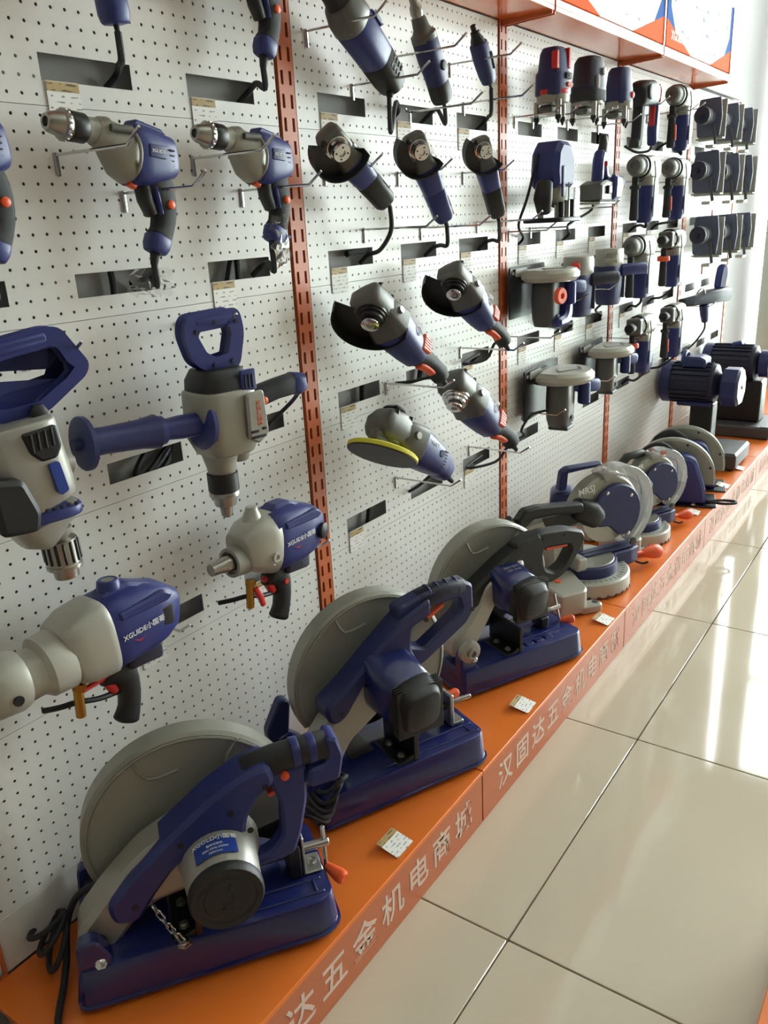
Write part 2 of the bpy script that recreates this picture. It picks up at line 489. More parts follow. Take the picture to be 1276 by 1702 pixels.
# ================================================================ orange display plinth
PT = .15; PF = .46                                 # plinth top height and front
def plinth():
    labs = {0: 'orange plinth section under the nearest cut-off saw, cut by the photo edge',
            1: 'orange plinth section with lettering under the second and third cut-off saws',
            2: 'orange plinth section with lettering under the mitre saws',
            3: 'orange plinth section under the two hand-held disc saws',
            4: 'orange plinth section under the electric motors by the shop front',
            5: 'orange plinth section at the far end against the shop front'}
    for k in range(6):
        y0 = .448+1.0*k; y1 = y0+1.0
        if k == 5: y1 = y0+.88
        t = thing('display_plinth', labs[k], 'plinth', (0, y0, 0), group='orange display plinth sections')
        b = B(); b.prism([(0.001, 0), (PF, 0), (PF, y1-y0-.003), (0.001, y1-y0-.003)], PT-.012, PT, .0015, 'xy'); b.part('top_board', 'orange_paint', t)
        b = B(); b.prism([(PF-.014, .0015), (PF-.002, .0015), (PF-.002, y1-y0-.0045), (PF-.014, y1-y0-.0045)], .0, PT-.0125, .001, 'xy'); b.part('front_board', 'orange_front', t)
        b = B(); b.prism([(0.02, .02), (PF-.02, .02), (PF-.02, y1-y0-.02), (0.02, y1-y0-.02)], .0, PT-.014, .001, 'xy'); b.part('carcass', 'orange_front', t)
        b = B(); s = '汉固达五金机电商城'
        yo = .075 if k else .02
        for i, ch in enumerate(s):
            b.text(ch, .082, (PF-.0016, yo+.045+.098*i, .068), (0, 1, 0), (0, 0, 1), .0004, bold=.012)
        if k: b.part('lettering', 'print_lightgrey', t, label='pale Chinese lettering along the front board')
        else:
            b = B()
            for i, ch in enumerate(s): b.text(ch, .082, (PF-.0016, .075+.045+.098*i, .068), (0, 1, 0), (0, 0, 1), .0004, bold=.012)
            b.part('lettering', 'print_lightgrey', t, label='pale Chinese lettering along the front board')
plinth()
# ================================================================ cut-off saws on the plinth
def cyl_patch(o, ax_y0, ax_y1, r, a0, a1, n=10, th=.0008):
    """curved label on a cylinder whose axis runs along y; angles from +x towards +z"""
    b = B(); rs = []
    for k in range(n+1):
        a = R(a0+(a1-a0)*k/n); c, s = math.cos(a), math.sin(a)
        rs.append([(o[0]+c*r, ax_y0, o[2]+s*r), (o[0]+c*r, ax_y1, o[2]+s*r), (o[0]+c*(r+th), ax_y1, o[2]+s*(r+th)), (o[0]+c*(r+th), ax_y0, o[2]+s*(r+th))])
    b.rings(rs); return b
def text_cyl(b, body, size, o, y, r, amid, bold=0.0):
    vs, fs = text_mesh(body, 'CENTER', bold)
    out = []
    for x, yy, z in vs:
        a = R(amid)-x*size/r; rr = r+.0004+.0004*z
        out.append((o[0]+math.cos(a)*rr, y+yy*size, o[2]+math.sin(a)*rr))
    return b.add(out, fs)
def bolt(b, p, ax, r=.008, h=.006):
    p = V3(p); ax = V3(ax).normalized()
    b.lathe(p, ax, [(0, r*1.35), (.0015, r*1.35), (.0015, r), (h, r), (h+.001, r*.8)], 6 if r > .006 else 8)
def chain(t, p0, p1, n, m='chrome'):
    p0 = V3(p0); p1 = V3(p1); d = (p1-p0); L = d.length/n; ax = d.normalized()
    s1 = ax.cross(V3((0, 1, 0))).normalized(); s2 = ax.cross(s1)
    for i in range(n):
        c = p0+d*((i+.5)/n)+V3((0, 0, -.006*math.sin(math.pi*(i+.5)/n))); s = s1 if i % 2 else s2
        h = L*.72; w = L*.34
        pts = [c+ax*(h-w)*1+s*0+ax*w*0]
        loop = []
        for k in range(10):
            a = 2*math.pi*k/10
            loop.append(c+ax*(math.cos(a)*w+math.copysign(h-w, math.cos(a)))+s*(math.sin(a)*w))
        B().tube(loop, L*.13, 6, 0, True).part('chain_link', m, t)
def saw_base(t, L, W, H, ribs):
    o = rnd([(-L/2, -W/2), (L/2-.03, -W/2), (L/2, -W/2+.02), (L/2, W/2-.03), (L/2-.03, W/2), (-L/2+.05, W/2), (-L/2, W/2-.05)], .018, 3)
    lo = inset(o, -.002); rs = []
    for pl, z in ((inset(o, -.007), .012), (inset(o, -.007), .016), (lo, .017), (inset(o, .004), H-.006), (inset(o, .006), H-.0015), (inset(o, .010), H)):
        rs.append([(x, y, z) for x, y in pl])
    b = B().rings(rs); base = b.part('base', 'blue_metal', t, angle=24, label='glossy dark blue pressed steel base')
    for (x, y) in ((-L/2+.03, -W/2+.02), (L/2-.035, -W/2+.02), (L/2-.035, W/2-.035), (-L/2+.06, W/2-.03)):
        B().cyl((x, y, 0), (x, y, .014), .014).part('rubber_foot', 'rubber', t)
    if ribs == 'step':
        for y in (-W/2+.028, -W/2+.062): B().box((.08, y, H+.001), (.26, .006, .004), .0015).part('rib', 'blue_metal', base)
        B().box((L/2-.035, -W/2+.045, H+.001), (.006, .04, .004), .0015).part('rib', 'blue_metal', base)
    elif ribs == 'cells':
        for i in range(5): B().box((-.04+.036*i, -W/2+.04, H+.001), (.026, .022, .005), .002).part('rib', 'blue_metal', base)
        B().box((.06, -W/2+.065, H+.001), (.22, .004, .004), .0015).part('rib', 'blue_metal', base)
    return base
def saw_vise(t, H, x, zk, knob_m, xrod):
    # screw rod, bracket, T-bar and orange knob at the front
    B().cyl((xrod, -.025, zk), (x+.005, -.025, zk), .011).part('vise_screw', 'steel', t)
    b = B(); b.box((x, -.025, H+.045), (.006, .05, .085), .002); b.box((x+.018, -.025, H+.004), (.035, .05, .006), .002); b.part('vise_bracket', 'zinc', t)
    bb = B(); bolt(bb, (x+.02, -.025, H+.007), (0, 0, 1), .008); bb.part('bolt', 'chrome', t)
    B().cyl((x, -.025, zk), (x+.055, -.025, zk), .009).part('screw_end', 'chrome', t)
    B().cyl((x+.046, -.030, zk-.055), (x+.046, -.022, zk+.035), .0045).part('turn_bar', 'chrome', t)
    B().lathe((x+.046, -.033, zk-.05), (.5, -.8, -.15), [(0, .007), (.006, .009), (.032, .014), (.042, .0135), (.046, .009)], 14).part('knob', knob_m, t)
    B().prism(rnd([(x-.03, H+.005), (x-.006, H+.005), (x-.006, H+.075), (x-.022, H+.085), (x-.03, H+.06)], .004), .0, .055, .002).part('vise_jaw', 'black_metal', t)
def saw_fence(t, H, x, hi):
    b = B(); b.prism(rnd([(x-.055, H), (x-.01, H), (x-.01, H+.004), (x-.05, H+.004)], .001), .0, .11, .001)
    b.prism(rnd([(x-.012, H), (x, H), (x, H+hi), (x-.012, H+hi)], .002), -.03, .115, .0015)
    b.prism(rnd([(x-.05, H), (x, H), (x, H+.02)], .001), .105, .112, .0005)
    f = b.part('fence', 'black_metal', t)
    bb = B(); bolt(bb, (x-.03, -.03, H+.004), (0, 0, 1)); bb.part('bolt', 'zinc', f)
    bb = B(); bolt(bb, (x-.03, -.085, H+.004), (0, 0, 1)); bb.part('bolt', 'zinc', f)
def saw_guard(t, cx, cz, r, a0, a1, r_bl):
    o = arc(cx, cz, r, a0, a1, 40)
    b = B(); b.prism(o, -.062, -.012, .006)
    g = b.part('blade_guard', 'guard_grey', t, angle=30)
    ring = [(cx+(r-.010)*math.cos(R(a)), -.0105+.0, cz+(r-.010)*math.sin(R(a))) for a in np.linspace(a0+6, a1-6, 30)]
    B().tube([(x, .011, z) for x, _, z in ring], .003, 6, 0).part('rim_bead', 'guard_grey', g)
    for a in (60, 118):
        c, s = math.cos(R(a)), math.sin(R(a))
        B().tube([(cx+c*r*.97, .0115, cz+s*r*.97), (cx+c*r*.72, .0115, cz+s*r*.72), (cx+c*r*.62+s*.05, .0115, cz+s*r*.62-c*.05)], .003, 6, 3).part('crease', 'guard_grey', g)
    b = B(); b.lathe((cx, .040, cz), (0, -1, 0), [(0, r_bl), (.003, r_bl), (.003, .03), (.006, .03)], 40); b.part('cutting_disc', 'black', t)
    b = B(); b.prism(arc(cx, cz, r-.02, a0-22, a0+4, 10)+[(cx, cz)], -.058, -.016, .003); b.part('lower_guard', 'black_metal', t)

def cutoff_saw_silver_motor():
    L, W, H = .46, .25, .085
    t = thing('cutoff_saw', 'nearest cut-off saw, blue base with round silver motor and hanging chain', 'cut-off saw', (.226, .7775, PT), Matrix.Rotation(R(54), 3, 'Z'), 'cut-off saws on the plinth')
    saw_base(t, L, W, H, 'step')
    cx, cz = 0.0, .212
    saw_guard(t, cx, cz, .2, -8, 214, .118)
    # hinge ears and arm
    for y0, y1 in ((-.115, -.085), (.075, .10)):
        B().prism(rnd([(-.228, H-.03), (-.165, H-.02), (-.17, H+.015), (-.19, H+.055), (-.222, H+.05)], .012), -y1, -y0, .004).part('hinge_ear', 'blue_metal', t)
    bb = B(); bolt(bb, (-.188, -.112, H+.005), (0, -1, .9), .009, .007); bb.part('bolt', 'chrome', t)
    bb = B(); bolt(bb, (-.205, .10, H+.045), (.2, -.8, .8), .009, .007); bb.part('bolt', 'chrome', t)
    B().cyl((-.195, -.10, H+.012), (-.195, .09, H+.012), .02).part('hinge_pin', 'black_metal', t)
    B().prism(rnd([(-.225, .075), (-.222, .125), (-.17, .185), (-.10, .25), (-.03, .285), (.05, .28), (.075, .2), (.02, .155), (-.06, .15), (-.115, .125), (-.15, .085), (-.165, .068)], .02, 4), .0, .075, .012).part('arm', 'silver', t, label='broad cast silver swing arm')
    # handle arm (blue) with D-shaped guard
    B().prism(rnd([(-.158, .128), (-.166, .172), (-.12, .222), (-.055, .275), (.03, .338), (.09, .368), (.135, .378), (.145, .335), (.105, .31), (.085, .27), (.082, .235), (.02, .245), (-.045, .215), (-.088, .165), (-.118, .122)], .016, 3), .012, .088, .009).part('handle_arm', 'blue', t)
    B().prism(rnd([(.13, .345), (.205, .345), (.20, .27), (.185, .205), (.168, .158), (.10, .148), (.075, .168), (.125, .178), (.148, .205), (.152, .27)], .01, 3), .032, .068, .006).part('handle_guard', 'blue', t)
    g = B().loft([(.10, -.05, .352, .026, .026), (.15, -.05, .362, .024, .025), (.20, -.05, .366, .024, .024), (.25, -.05, .366, .025, .025)], seg=18).part('grip', 'rubber', t)
    for x in (.188, .218): B().loft([(x-.006, -.05, .3655, .0255, .0255), (x+.006, -.05, .366, .0255, .0255)], caps=.05).part('grip_band', 'blue', g)
    B().prism(rnd([(.242, .392), (.262, .39), (.272, .35), (.262, .302), (.205, .298), (.205, .335), (.242, .342)], .008), .024, .076, .005).part('grip_end', 'blue', t)
    B().prism(rnd([(.13, .296), (.135, .288), (.195, .318), (.2, .328)], .003), .04, .06, .002).part('trigger', 'orange', t)
    B().lathe((.163, -.068, .336), (0, -1, 0), [(0, .008), (.007, .008), (.009, .005)], 12).part('lock_button', 'orange', t)
    for x, z in ((-.12, .16), (-.03, .262), (.06, .30), (.09, .255), (.125, .335), (.05, .255)):
        B().lathe((x, -.0875, z), (0, -1, 0), [(0, .006), (.0012, .006), (.0012, .003)], 8).part('screw', 'black', t)
    # motor
    mx, mz = .03, .205
    m = B().lathe((mx, -.04, mz), (0, -1, 0), [(0, .078), (.02, .076), (.04, .068), (.118, .062), (.122, .060)], 32).part('motor', 'silver', t, label='round silver motor can')
    cyl_patch((mx, 0, mz), -.142, -.092, .0655, 62, 128).part('motor_label', 'decal_blue', m)
    b = B(); text_cyl(b, 'XGOLD小国哥', .0125, (mx, 0, mz), -.103, .0668, 95, .01)
    for i, s in enumerate(('型材切割机', '220V 50Hz 2400W', '3900r/min')): text_cyl(b, s, .0058, (mx, 0, mz), -.118-.009*i, .0668, 95)
    b.part('label_print', 'print_white', m)
    cp = B().lathe((mx, -.16, mz), (0, -1, 0), [(0, .064), (.012, .0635), (.018, .060), (.018, .05), (.016, .048), (.016, .04), (.018, .038), (.018, .012), (.016, .01)], 32).part('motor_cap', 'black', t)
    for a in (70, 250):
        B().box((mx+.022*math.cos(R(a)), -.178, mz+.022*math.sin(R(a))), (.006, .004, .012), .001).part('cap_slot', 'black_metal', cp)
    saw_fence(t, H, -.015, .06)
    saw_vise(t, H, .185, H+.045, 'orange', .0)
    chain(t, (-.092, -.082, .150), (-.052, -.120, H+.006), 6)
    bb = B(); bolt(bb, (-.05, -.121, H), (0, 0, 1), .010); bb.part('bolt', 'chrome', t)
    # cord: out of the arm, down the back, tied in a loose bundle
    c = B().tube([(-.14, -.04, .19), (-.19, .0, .155), (-.225, .02, .12), (-.248, .02, .07), (-.255, -.02, .03), (-.262, -.06, .012), (-.27, -.15, .008), (-.24, -.26, .008)], .0065, 8).part('power_cord', 'rubber', t)
    for k, (a, z) in enumerate(((0, .012), (.6, .024), (1.2, .034))):
        w = .026+.006*k
        pts = [(-.268+w*math.cos(q)*.8-.008*k, .010+.055*math.sin(q)+.012*k, z+.034*math.cos(q+a)+.035) for q in np.linspace(0, 2*math.pi, 12)[:-1]]
        B().tube(pts, .0055, 7, 3, True).part('cord_loop', 'rubber', c)
cutoff_saw_silver_motor()

def cutoff_saw_blue_motor():
    L, W, H = .45, .25, .085
    t = thing('cutoff_saw', 'middle cut-off saw with blue open D-handle and blue motor, blade raised', 'cut-off saw', (.252, 1.334, PT), Matrix.Rotation(R(65), 3, 'Z'), 'cut-off saws on the plinth')
    saw_base(t, L, W, H, 'step')
    saw_guard(t, -.008, .262, .2, -30, 205, .15)
    for y0, y1 in ((-.10, -.07), (.085, .11)):
        B().prism(rnd([(-.245, H-.03), (-.15, H-.02), (-.165, H+.02), (-.20, H+.05), (-.235, H+.04)], .012), -y1, -y0, .004).part('hinge_ear', 'blue_metal', t)
    B().prism(rnd([(-.25, .10), (-.205, .10), (-.19, .215), (-.215, .225), (-.255, .15)], .012), -.118, -.088, .004).part('spark_plate', 'blue_dark', t)
    B().prism(rnd([(-.225, .09), (-.23, .15), (-.16, .235), (-.10, .30), (-.02, .34), (.03, .33), (.03, .26), (-.05, .20), (-.115, .16), (-.15, .10)], .02, 4), .0, .07, .012).part('arm', 'silver', t, label='cast silver swing arm')
    B().prism(rnd([(-.17, .235), (-.178, .27), (-.12, .31), (-.04, .375), (.03, .43), (.10, .457), (.10, .415), (.05, .40), (.045, .35), (.06, .31), (.03, .29), (-.02, .325), (-.075, .30), (-.125, .235), (-.15, .222)], .012, 3), .012, .08, .008).part('handle_arm', 'blue_dark', t)
    B().holed(rnd([(.02, .45), (.10, .468), (.20, .468), (.224, .455), (.226, .385), (.205, .358), (.085, .292), (.05, .288), (.02, .33)], .01, 3), rnd([(.052, .40), (.10, .428), (.185, .430), (.192, .40), (.18, .388), (.085, .333), (.055, .345)], .006, 3), .022, .066, .006).part('handle_frame', 'blue_dark', t, label='open blue D-shaped handle')
    g = B().loft([(.085, -.044, .445, .026, .022), (.14, -.044, .453, .024, .021), (.20, -.044, .452, .024, .021)], seg=16).part('grip', 'blue_black', t)
    for x in (.11, .135, .16, .185): B().torus((x, -.044, .4515), (1, 0, .04), .0228, .0022, 16, 5).part('grip_ridge', 'blue_dark', g)
    B().prism([(.095, .398), (.10, .388), (.15, .415), (.15, .424)], .035, .055, .002).part('trigger', 'orange', t)
    for x, z in ((-.14, .25), (-.05, .335), (.05, .31), (.085, .41), (.21, .40)):
        B().lathe((x, -.079, z), (0, -1, 0), [(0, .006), (.0012, .006), (.0012, .003)], 8).part('screw', 'black', t)
    m = B().loft([(-.02, -.05, .30, .062, .068), (-.015, -.10, .288, .06, .064), (-.008, -.145, .278, .056, .058)], side=(1, 0, 0), n=4.2, seg=28, caps=.05).part('motor', 'blue_metal', t, label='boxy glossy blue motor')
    B().loft([(-.007, -.146, .277, .0565, .0585), (-.005, -.175, .271, .055, .056), (-.003, -.195, .268, .045, .046)], side=(1, 0, 0), n=4, seg=28, caps=.12).part('motor_cap', 'black', t)
    for i in range(4): B().box((-.005, -.165-.007*i, .2715-.0015*i), (.114, .003, .114), .001).part('cap_rib', 'black', m)
    saw_fence(t, H, .03, .085)
    B().prism(rnd([(-.10, H), (-.04, H), (-.04, H+.004), (-.10, H+.004)], .001), -.05, .03, .001).part('clamp_plate', 'black_metal', t)
    b = B(); b.box((.165, -.03, H+.045), (.012, .05, .085), .003); b.box((.18, -.03, H+.006), (.035, .05, .01), .002); b.part('vise_bracket', 'zinc', t)
    B().cyl((.05, -.03, H+.05), (.165, -.03, H+.05), .010).part('vise_screw', 'black_metal', t)
    B().cyl((.168, -.03, H+.055), (.225, -.045, H+.062), .006).part('turn_bar', 'chrome', t)
    B().lathe((.172, -.015, H+.062), (1, -.1, .12), [(0, .006), (.004, .010), (.03, .012), (.036, .008)], 12).part('knob', 'orange', t)
    c = B().tube([(-.15, -.045, .245), (-.165, -.045, .18), (-.17, -.05, .12), (-.19, -.055, .10)], .006, 8).part('power_cord', 'rubber', t)
    for k in range(5):
        pts = [(-.235+.012*k+.035*math.cos(q), -.09+.045*math.sin(q), .05+.016*k+.016*math.sin(q*2+k)) for q in np.linspace(0, 2*math.pi, 12)[:-1]]
        B().tube(pts, .0055, 7, 3, True).part('cord_loop', 'rubber', c)
cutoff_saw_blue_motor()

def cutoff_saw_black_handle():
    L, W, H = .44, .25, .08
    t = thing('cutoff_saw', 'farthest cut-off saw with black closed handle and row of pressed cells on its base', 'cut-off saw', (.255, 1.944, PT), Matrix.Rotation(R(64.3), 3, 'Z'), 'cut-off saws on the plinth')
    saw_base(t, L, W, H, 'cells')
    saw_guard(t, -.022, .232, .2, -10, 205, .13)
    for y0, y1 in ((-.11, -.075), (.06, .09)):
        B().prism(rnd([(-.22, H-.03), (-.165, H-.02), (-.165, H+.03), (-.185, H+.06), (-.215, H+.05)], .012), -y1, -y0, .004).part('hinge_ear', 'blue_metal', t)
    B().lathe((-.19, -.10, H+.055), (0, -1, 0), [(0, .032), (.015, .032), (.018, .026), (.018, .014), (.028, .014), (.028, .009), (.02, .008)], 18).part('pivot_boss', 'silver', t)
    bb = B(); bolt(bb, (-.178, -.115, H+.03), (0, -1, .2), .007); bb.part('bolt', 'chrome', t)
    B().prism(rnd([(-.22, .10), (-.215, .155), (-.15, .22), (-.11, .30), (-.02, .345), (.035, .34), (.03, .29), (-.06, .24), (-.10, .175), (-.15, .10)], .02, 4), .0, .075, .012).part('arm', 'silver_light', t, label='cast light silver swing arm')
    B().prism(rnd([(-.16, .225), (-.175, .258), (-.13, .30), (-.045, .352), (.03, .388), (.09, .402), (.10, .36), (.05, .35), (-.01, .325), (-.085, .28), (-.125, .235)], .012, 3), .01, .07, .008).part('handle_arm', 'black', t)
    B().holed(rnd([(.0, .388), (.10, .404), (.19, .394), (.25, .374), (.262, .35), (.25, .325), (.215, .278), (.18, .248), (.14, .236), (.10, .246), (.0, .30)], .012, 3), rnd([(.105, .350), (.20, .342), (.208, .325), (.178, .282), (.145, .268), (.115, .282), (.102, .31)], .008, 3), .022, .066, .007).part('handle_frame', 'black', t, label='closed black handle loop')
    B().prism([(.12, .348), (.122, .338), (.20, .332), (.205, .344)], .034, .055, .002).part('trigger', 'orange', t)
    for x, z in ((-.12, .27), (-.02, .34), (.06, .30), (.10, .38), (.18, .375)):
        B().lathe((x, -.0655, z), (0, -1, 0), [(0, .005), (.002, .005), (.002, .003)], 8).part('screw', 'black_metal', t)
    m = B().loft([(-.035, -.05, .285, .055, .06), (-.03, -.10, .272, .054, .057), (-.025, -.13, .266, .052, .055)], side=(1, 0, 0), n=4.4, seg=28, caps=.05).part('motor', 'blue_metal', t, label='boxy glossy blue motor with faint print')
    B().loft([(-.025, -.131, .266, .0525, .0555), (-.02, -.165, .26, .051, .053), (-.018, -.18, .257, .042, .042)], side=(1, 0, 0), n=4, seg=28, caps=.12).part('motor_cap', 'black', t)
    for i in range(3): B().box((-.02, -.15-.008*i, .263-.0015*i), (.108, .003, .110), .001).part('cap_rib', 'black', m)
    for x, z in ((-.075, .325), (.01, .335)):
        bb = B(); bolt(bb, (x, -.062, z), (0, -1, .4), .005); bb.part('bolt', 'chrome', m)
    b = B()
    for i, s in enumerate(('型材切割机', '220V 50Hz')): b.text(s, .010, (-.03, -.085-.014*i, .3365-.003*i), (1, 0, 0), (0, .97, .23), .0005)
    b.part('motor_print', 'print_grey', m)
    saw_fence(t, H, -.01, .075)
    B().cyl((-.01, -.02, H+.045), (.165, -.02, H+.045), .008).part('vise_screw', 'steel', t)
    B().box((.13, -.02, H+.02), (.03, .05, .035), .004).part('vise_nut', 'black_metal', t)
    B().cyl((.16, -.02, H+.045), (.205, -.02, H+.045), .008).part('screw_end', 'chrome', t)
    B().cyl((.20, -.03, H-.005), (.192, -.01, H+.085), .004).part('turn_bar', 'chrome', t)
    B().lathe((.2, -.03, H+.0), (.9, -.4, .1), [(0, .007), (.006, .009), (.03, .0135), (.04, .013), (.044, .008)], 14).part('knob', 'orange', t)
cutoff_saw_black_handle()
# ================================================================ helpers for hung tools
def hung(name, label, cat, Y, Z, X, tilt=0, roll=0, yaw=0, group=None, scale=1.0):
    """tool on the wall; local x along the wall, y into it, z up; roll about its own x first, then tilt, then yaw"""
    m = WALLROT @ Matrix.Rotation(R(yaw), 3, 'Z') @ Matrix.Rotation(R(tilt), 3, 'Y') @ Matrix.Rotation(R(roll), 3, 'X')
    t = thing(name, label, cat, (X, Y, Z), m, group)
    if scale != 1.0: t.matrix_world = t.matrix_world @ Matrix.Scale(scale, 4)
    bpy.context.view_layer.update()
    return t
def cord(t, pts, r=.0045, name='power_cord', m='rubber', start=None):
    """cord through world points (X out of wall, Y, Z); start is given in the tool's own frame"""
    inv = t.matrix_world.inverted()
    P = ([V3(start)] if start is not None else [])+[inv @ V3(p) for p in pts]
    k = t.matrix_world.to_scale()[0]
    return B().tube(P, r/k, 7, 5).part(name, m, t)
def hang(t, start, bay, k, row, dx=.06, r=.0055, sag=.35):
    """cord that hangs from the tool and curves into a cable slot"""
    P = t.matrix_world @ V3(start); y, z = slot_pos(bay, k, row); Q = V3((.0, y+dx, z+.002)); d = (P-Q).length
    pts = [(P.x, P.y, P.z-d*sag), ((P.x*.45+Q.x*.55)+.004, P.y*.45+Q.y*.55, max(Q.z+.008, P.z*.25+Q.z*.75-d*sag*.3)), tuple(Q), (Q.x-.02, Q.y-.012, Q.z-.02)]
    return cord(t, pts, r, start=start)
def into_slot(bay, k, row, dx=0.0):
    y, z = slot_pos(bay, k, row); return [(.002, y+dx, z+.004), (-.022, y+dx-.012, z-.022)]

# ================================================================ pistol drills
def drill(label, Y, Z, X=.085, tilt=6, scale=1.0, sidegrip=True, yaw=0):
    t = hung('power_drill', label, 'drill', Y, Z, X, tilt, 0, yaw, 'pistol-grip drills on the left bay', scale)
    ax = (-1, 0, 0)
    c = B().lathe((-.075, 0, .024), ax, [(0, .016), (.002, .0215), (.028, .0215), (.030, .0205), (.033, .0225), (.040, .0225), (.042, .0190), (.060, .0150), (.066, .0115), (.066, .0075), (.058, .0070)], 24).part('chuck', 'steel', t, label='knurled steel drill chuck')
    B().lathe((-.077, 0, .024), ax, [(0, .0216), (.001, .0222), (.026, .0222), (.027, .0216)], 24).part('chuck_sleeve', 'black_metal', c)
    for k in range(16):
        a = 2*math.pi*k/16
        B().box((-.1115, .0222*math.cos(a), .024+.0222*math.sin(a)), (.006, .0035, .0035), .0008).part('chuck_tooth', 'steel', c)
    B().lathe((-.036, 0, .024), ax, [(0, .024), (.012, .0225), (.016, .0195), (.038, .0185)], 24).part('collar', 'cast', t)
    B().loft([(-.056, 0, .023, .020, .021), (-.040, 0, .020, .023, .025), (-.022, 0, .010, .029, .034), (-.008, 0, .001, .034, .043), (.006, 0, -.003, .0355, .047)], seg=24, n=2.4, caps=.1).part('gear_case', 'cast', t)
    b = B(); b.torus((.0, 0, -.003), (1, 0, 0), .041, .003, 24, 6); b.part('case_rim', 'cast', t)
    B().cyl((-.045, -.026, .028), (-.006, -.030, .030), .006, seg=10).part('gear_boss', 'cast_dark', t)
    bd = B().loft([(.006, 0, -.003, .036, .047), (.03, 0, -.003, .036, .046), (.06, 0, -.001, .034, .040), (.084, 0, .002, .031, .034)], seg=24, n=3.2, caps=.2).part('motor_body', 'blue', t)
    B().prism(rnd([(.008, .042), (.015, .052), (.07, .044), (.078, .034)], .004), -.014, .014, .003).part('top_ridge', 'blue', bd)
    B().box((.038, -.0362, .004), (.034, .003, .020), .001).part('badge', 'blue_dark', bd)
    B().text('XGUIDE', .0075, (.038, -.0381, .004), (1, 0, 0), (0, 0, 1)).part('badge_print', 'print_white', bd)
    for i in range(4): B().box((.070, -.033+.001*i, .010-.008*i), (.012, .004, .0025), .0008).part('vent_slot', 'black', bd)
    # grip
    g = B().loft([(.055, 0, -.030, .024, .030), (.068, 0, -.055, .021, .026), (.074, 0, -.085, .0185, .021), (.068, 0, -.115, .018, .019), (.060, 0, -.128, .019, .021)], seg=20, n=2.8, caps=.15, smooth=2).part('grip', 'rubber', t)
    B().loft([(.0595, 0, -.128, .0195, .0215), (.054, 0, -.142, .0195, .021), (.051, 0, -.150, .0175, .018)], seg=20, n=3.4, caps=.15).part('grip_end', 'blue', t)
    B().loft([(.030, 0, -.045, .016, .010), (.036, 0, -.068, .014, .012), (.048, 0, -.090, .013, .010)], n=3, seg=14).part('trigger', 'black', t)
    B().loft([(.043, 0, -.040, .0205, .006), (.052, 0, -.070, .0195, .005), (.058, 0, -.090, .018, .004)], n=3, seg=14).part('trigger_frame', 'blue', t)
    B().lathe((.074, -.019, -.074), (0, -1, 0), [(0, .0075), (.004, .0072), (.0055, .005)], 14).part('lock_button', 'orange', t)
    B().loft([(.0, -.004, -.047, .008, .005), (.010, -.006, -.050, .008, .006)], n=3).part('mode_switch', 'orange', t)
    B().loft([(.051, 0, -.150, .0085, .0085), (.047, 0, -.172, .006, .006)], seg=10).part('cord_sleeve', 'rubber', t)
    return t
t = drill('pistol drill hung third row from the floor shelf, at left, beside cellophane scrap', .953, 1.527)
t['label'] = 'larger of two whole pistol drills, hung left, with blue body and steel chuck'
hang(t, (.047, 0, -.172), 1, 1, 3, .055, .006)
t = drill('pistol drill hung beside the orange upright, blue body, wrapped cord', 1.25, 1.53, .085, 4, 1.0)
hang(t, (.047, 0, -.172), 1, 2, 3, .065, .006)
t = drill('pistol drill of the topmost row, only its dark grip showing', 1.265, 1.86, .085, 2, 1.0)
hang(t, (.047, 0, -.172), 1, 2, 4, .075, .006)
t = drill('pistol drill cut by the left photo edge, grip and cord showing', .643, 1.53, .085, 2, 1.0)
hang(t, (.047, 0, -.172), 1, 0, 3, .05, .006)

# ================================================================ spade-handle mixers
def d_handle(t, pts_out, pts_in, th, m='blue', y=0.0):
    """closed spade handle: outer and inner outline in x-z"""
    n = len(pts_out); b = B()
    for (o, i) in ((pts_out, pts_in),):
        f = -th/2-y; k = th/2-y; bv = th*.18
        oi, ii = inset(o, bv), inset(i[::-1], bv)[::-1]
        rs = [[(u, -f, v) for u, v in oi], [(u, -f-bv, v) for u, v in o], [(u, -k+bv, v) for u, v in o], [(u, -k, v) for u, v in oi], [(u, -k, v) for u, v in ii], [(u, -k+bv, v) for u, v in i], [(u, -f-bv, v) for u, v in i], [(u, -f, v) for u, v in ii]]
        b.rings(rs, closed=True)
    return b.part('spade_handle', m, t)

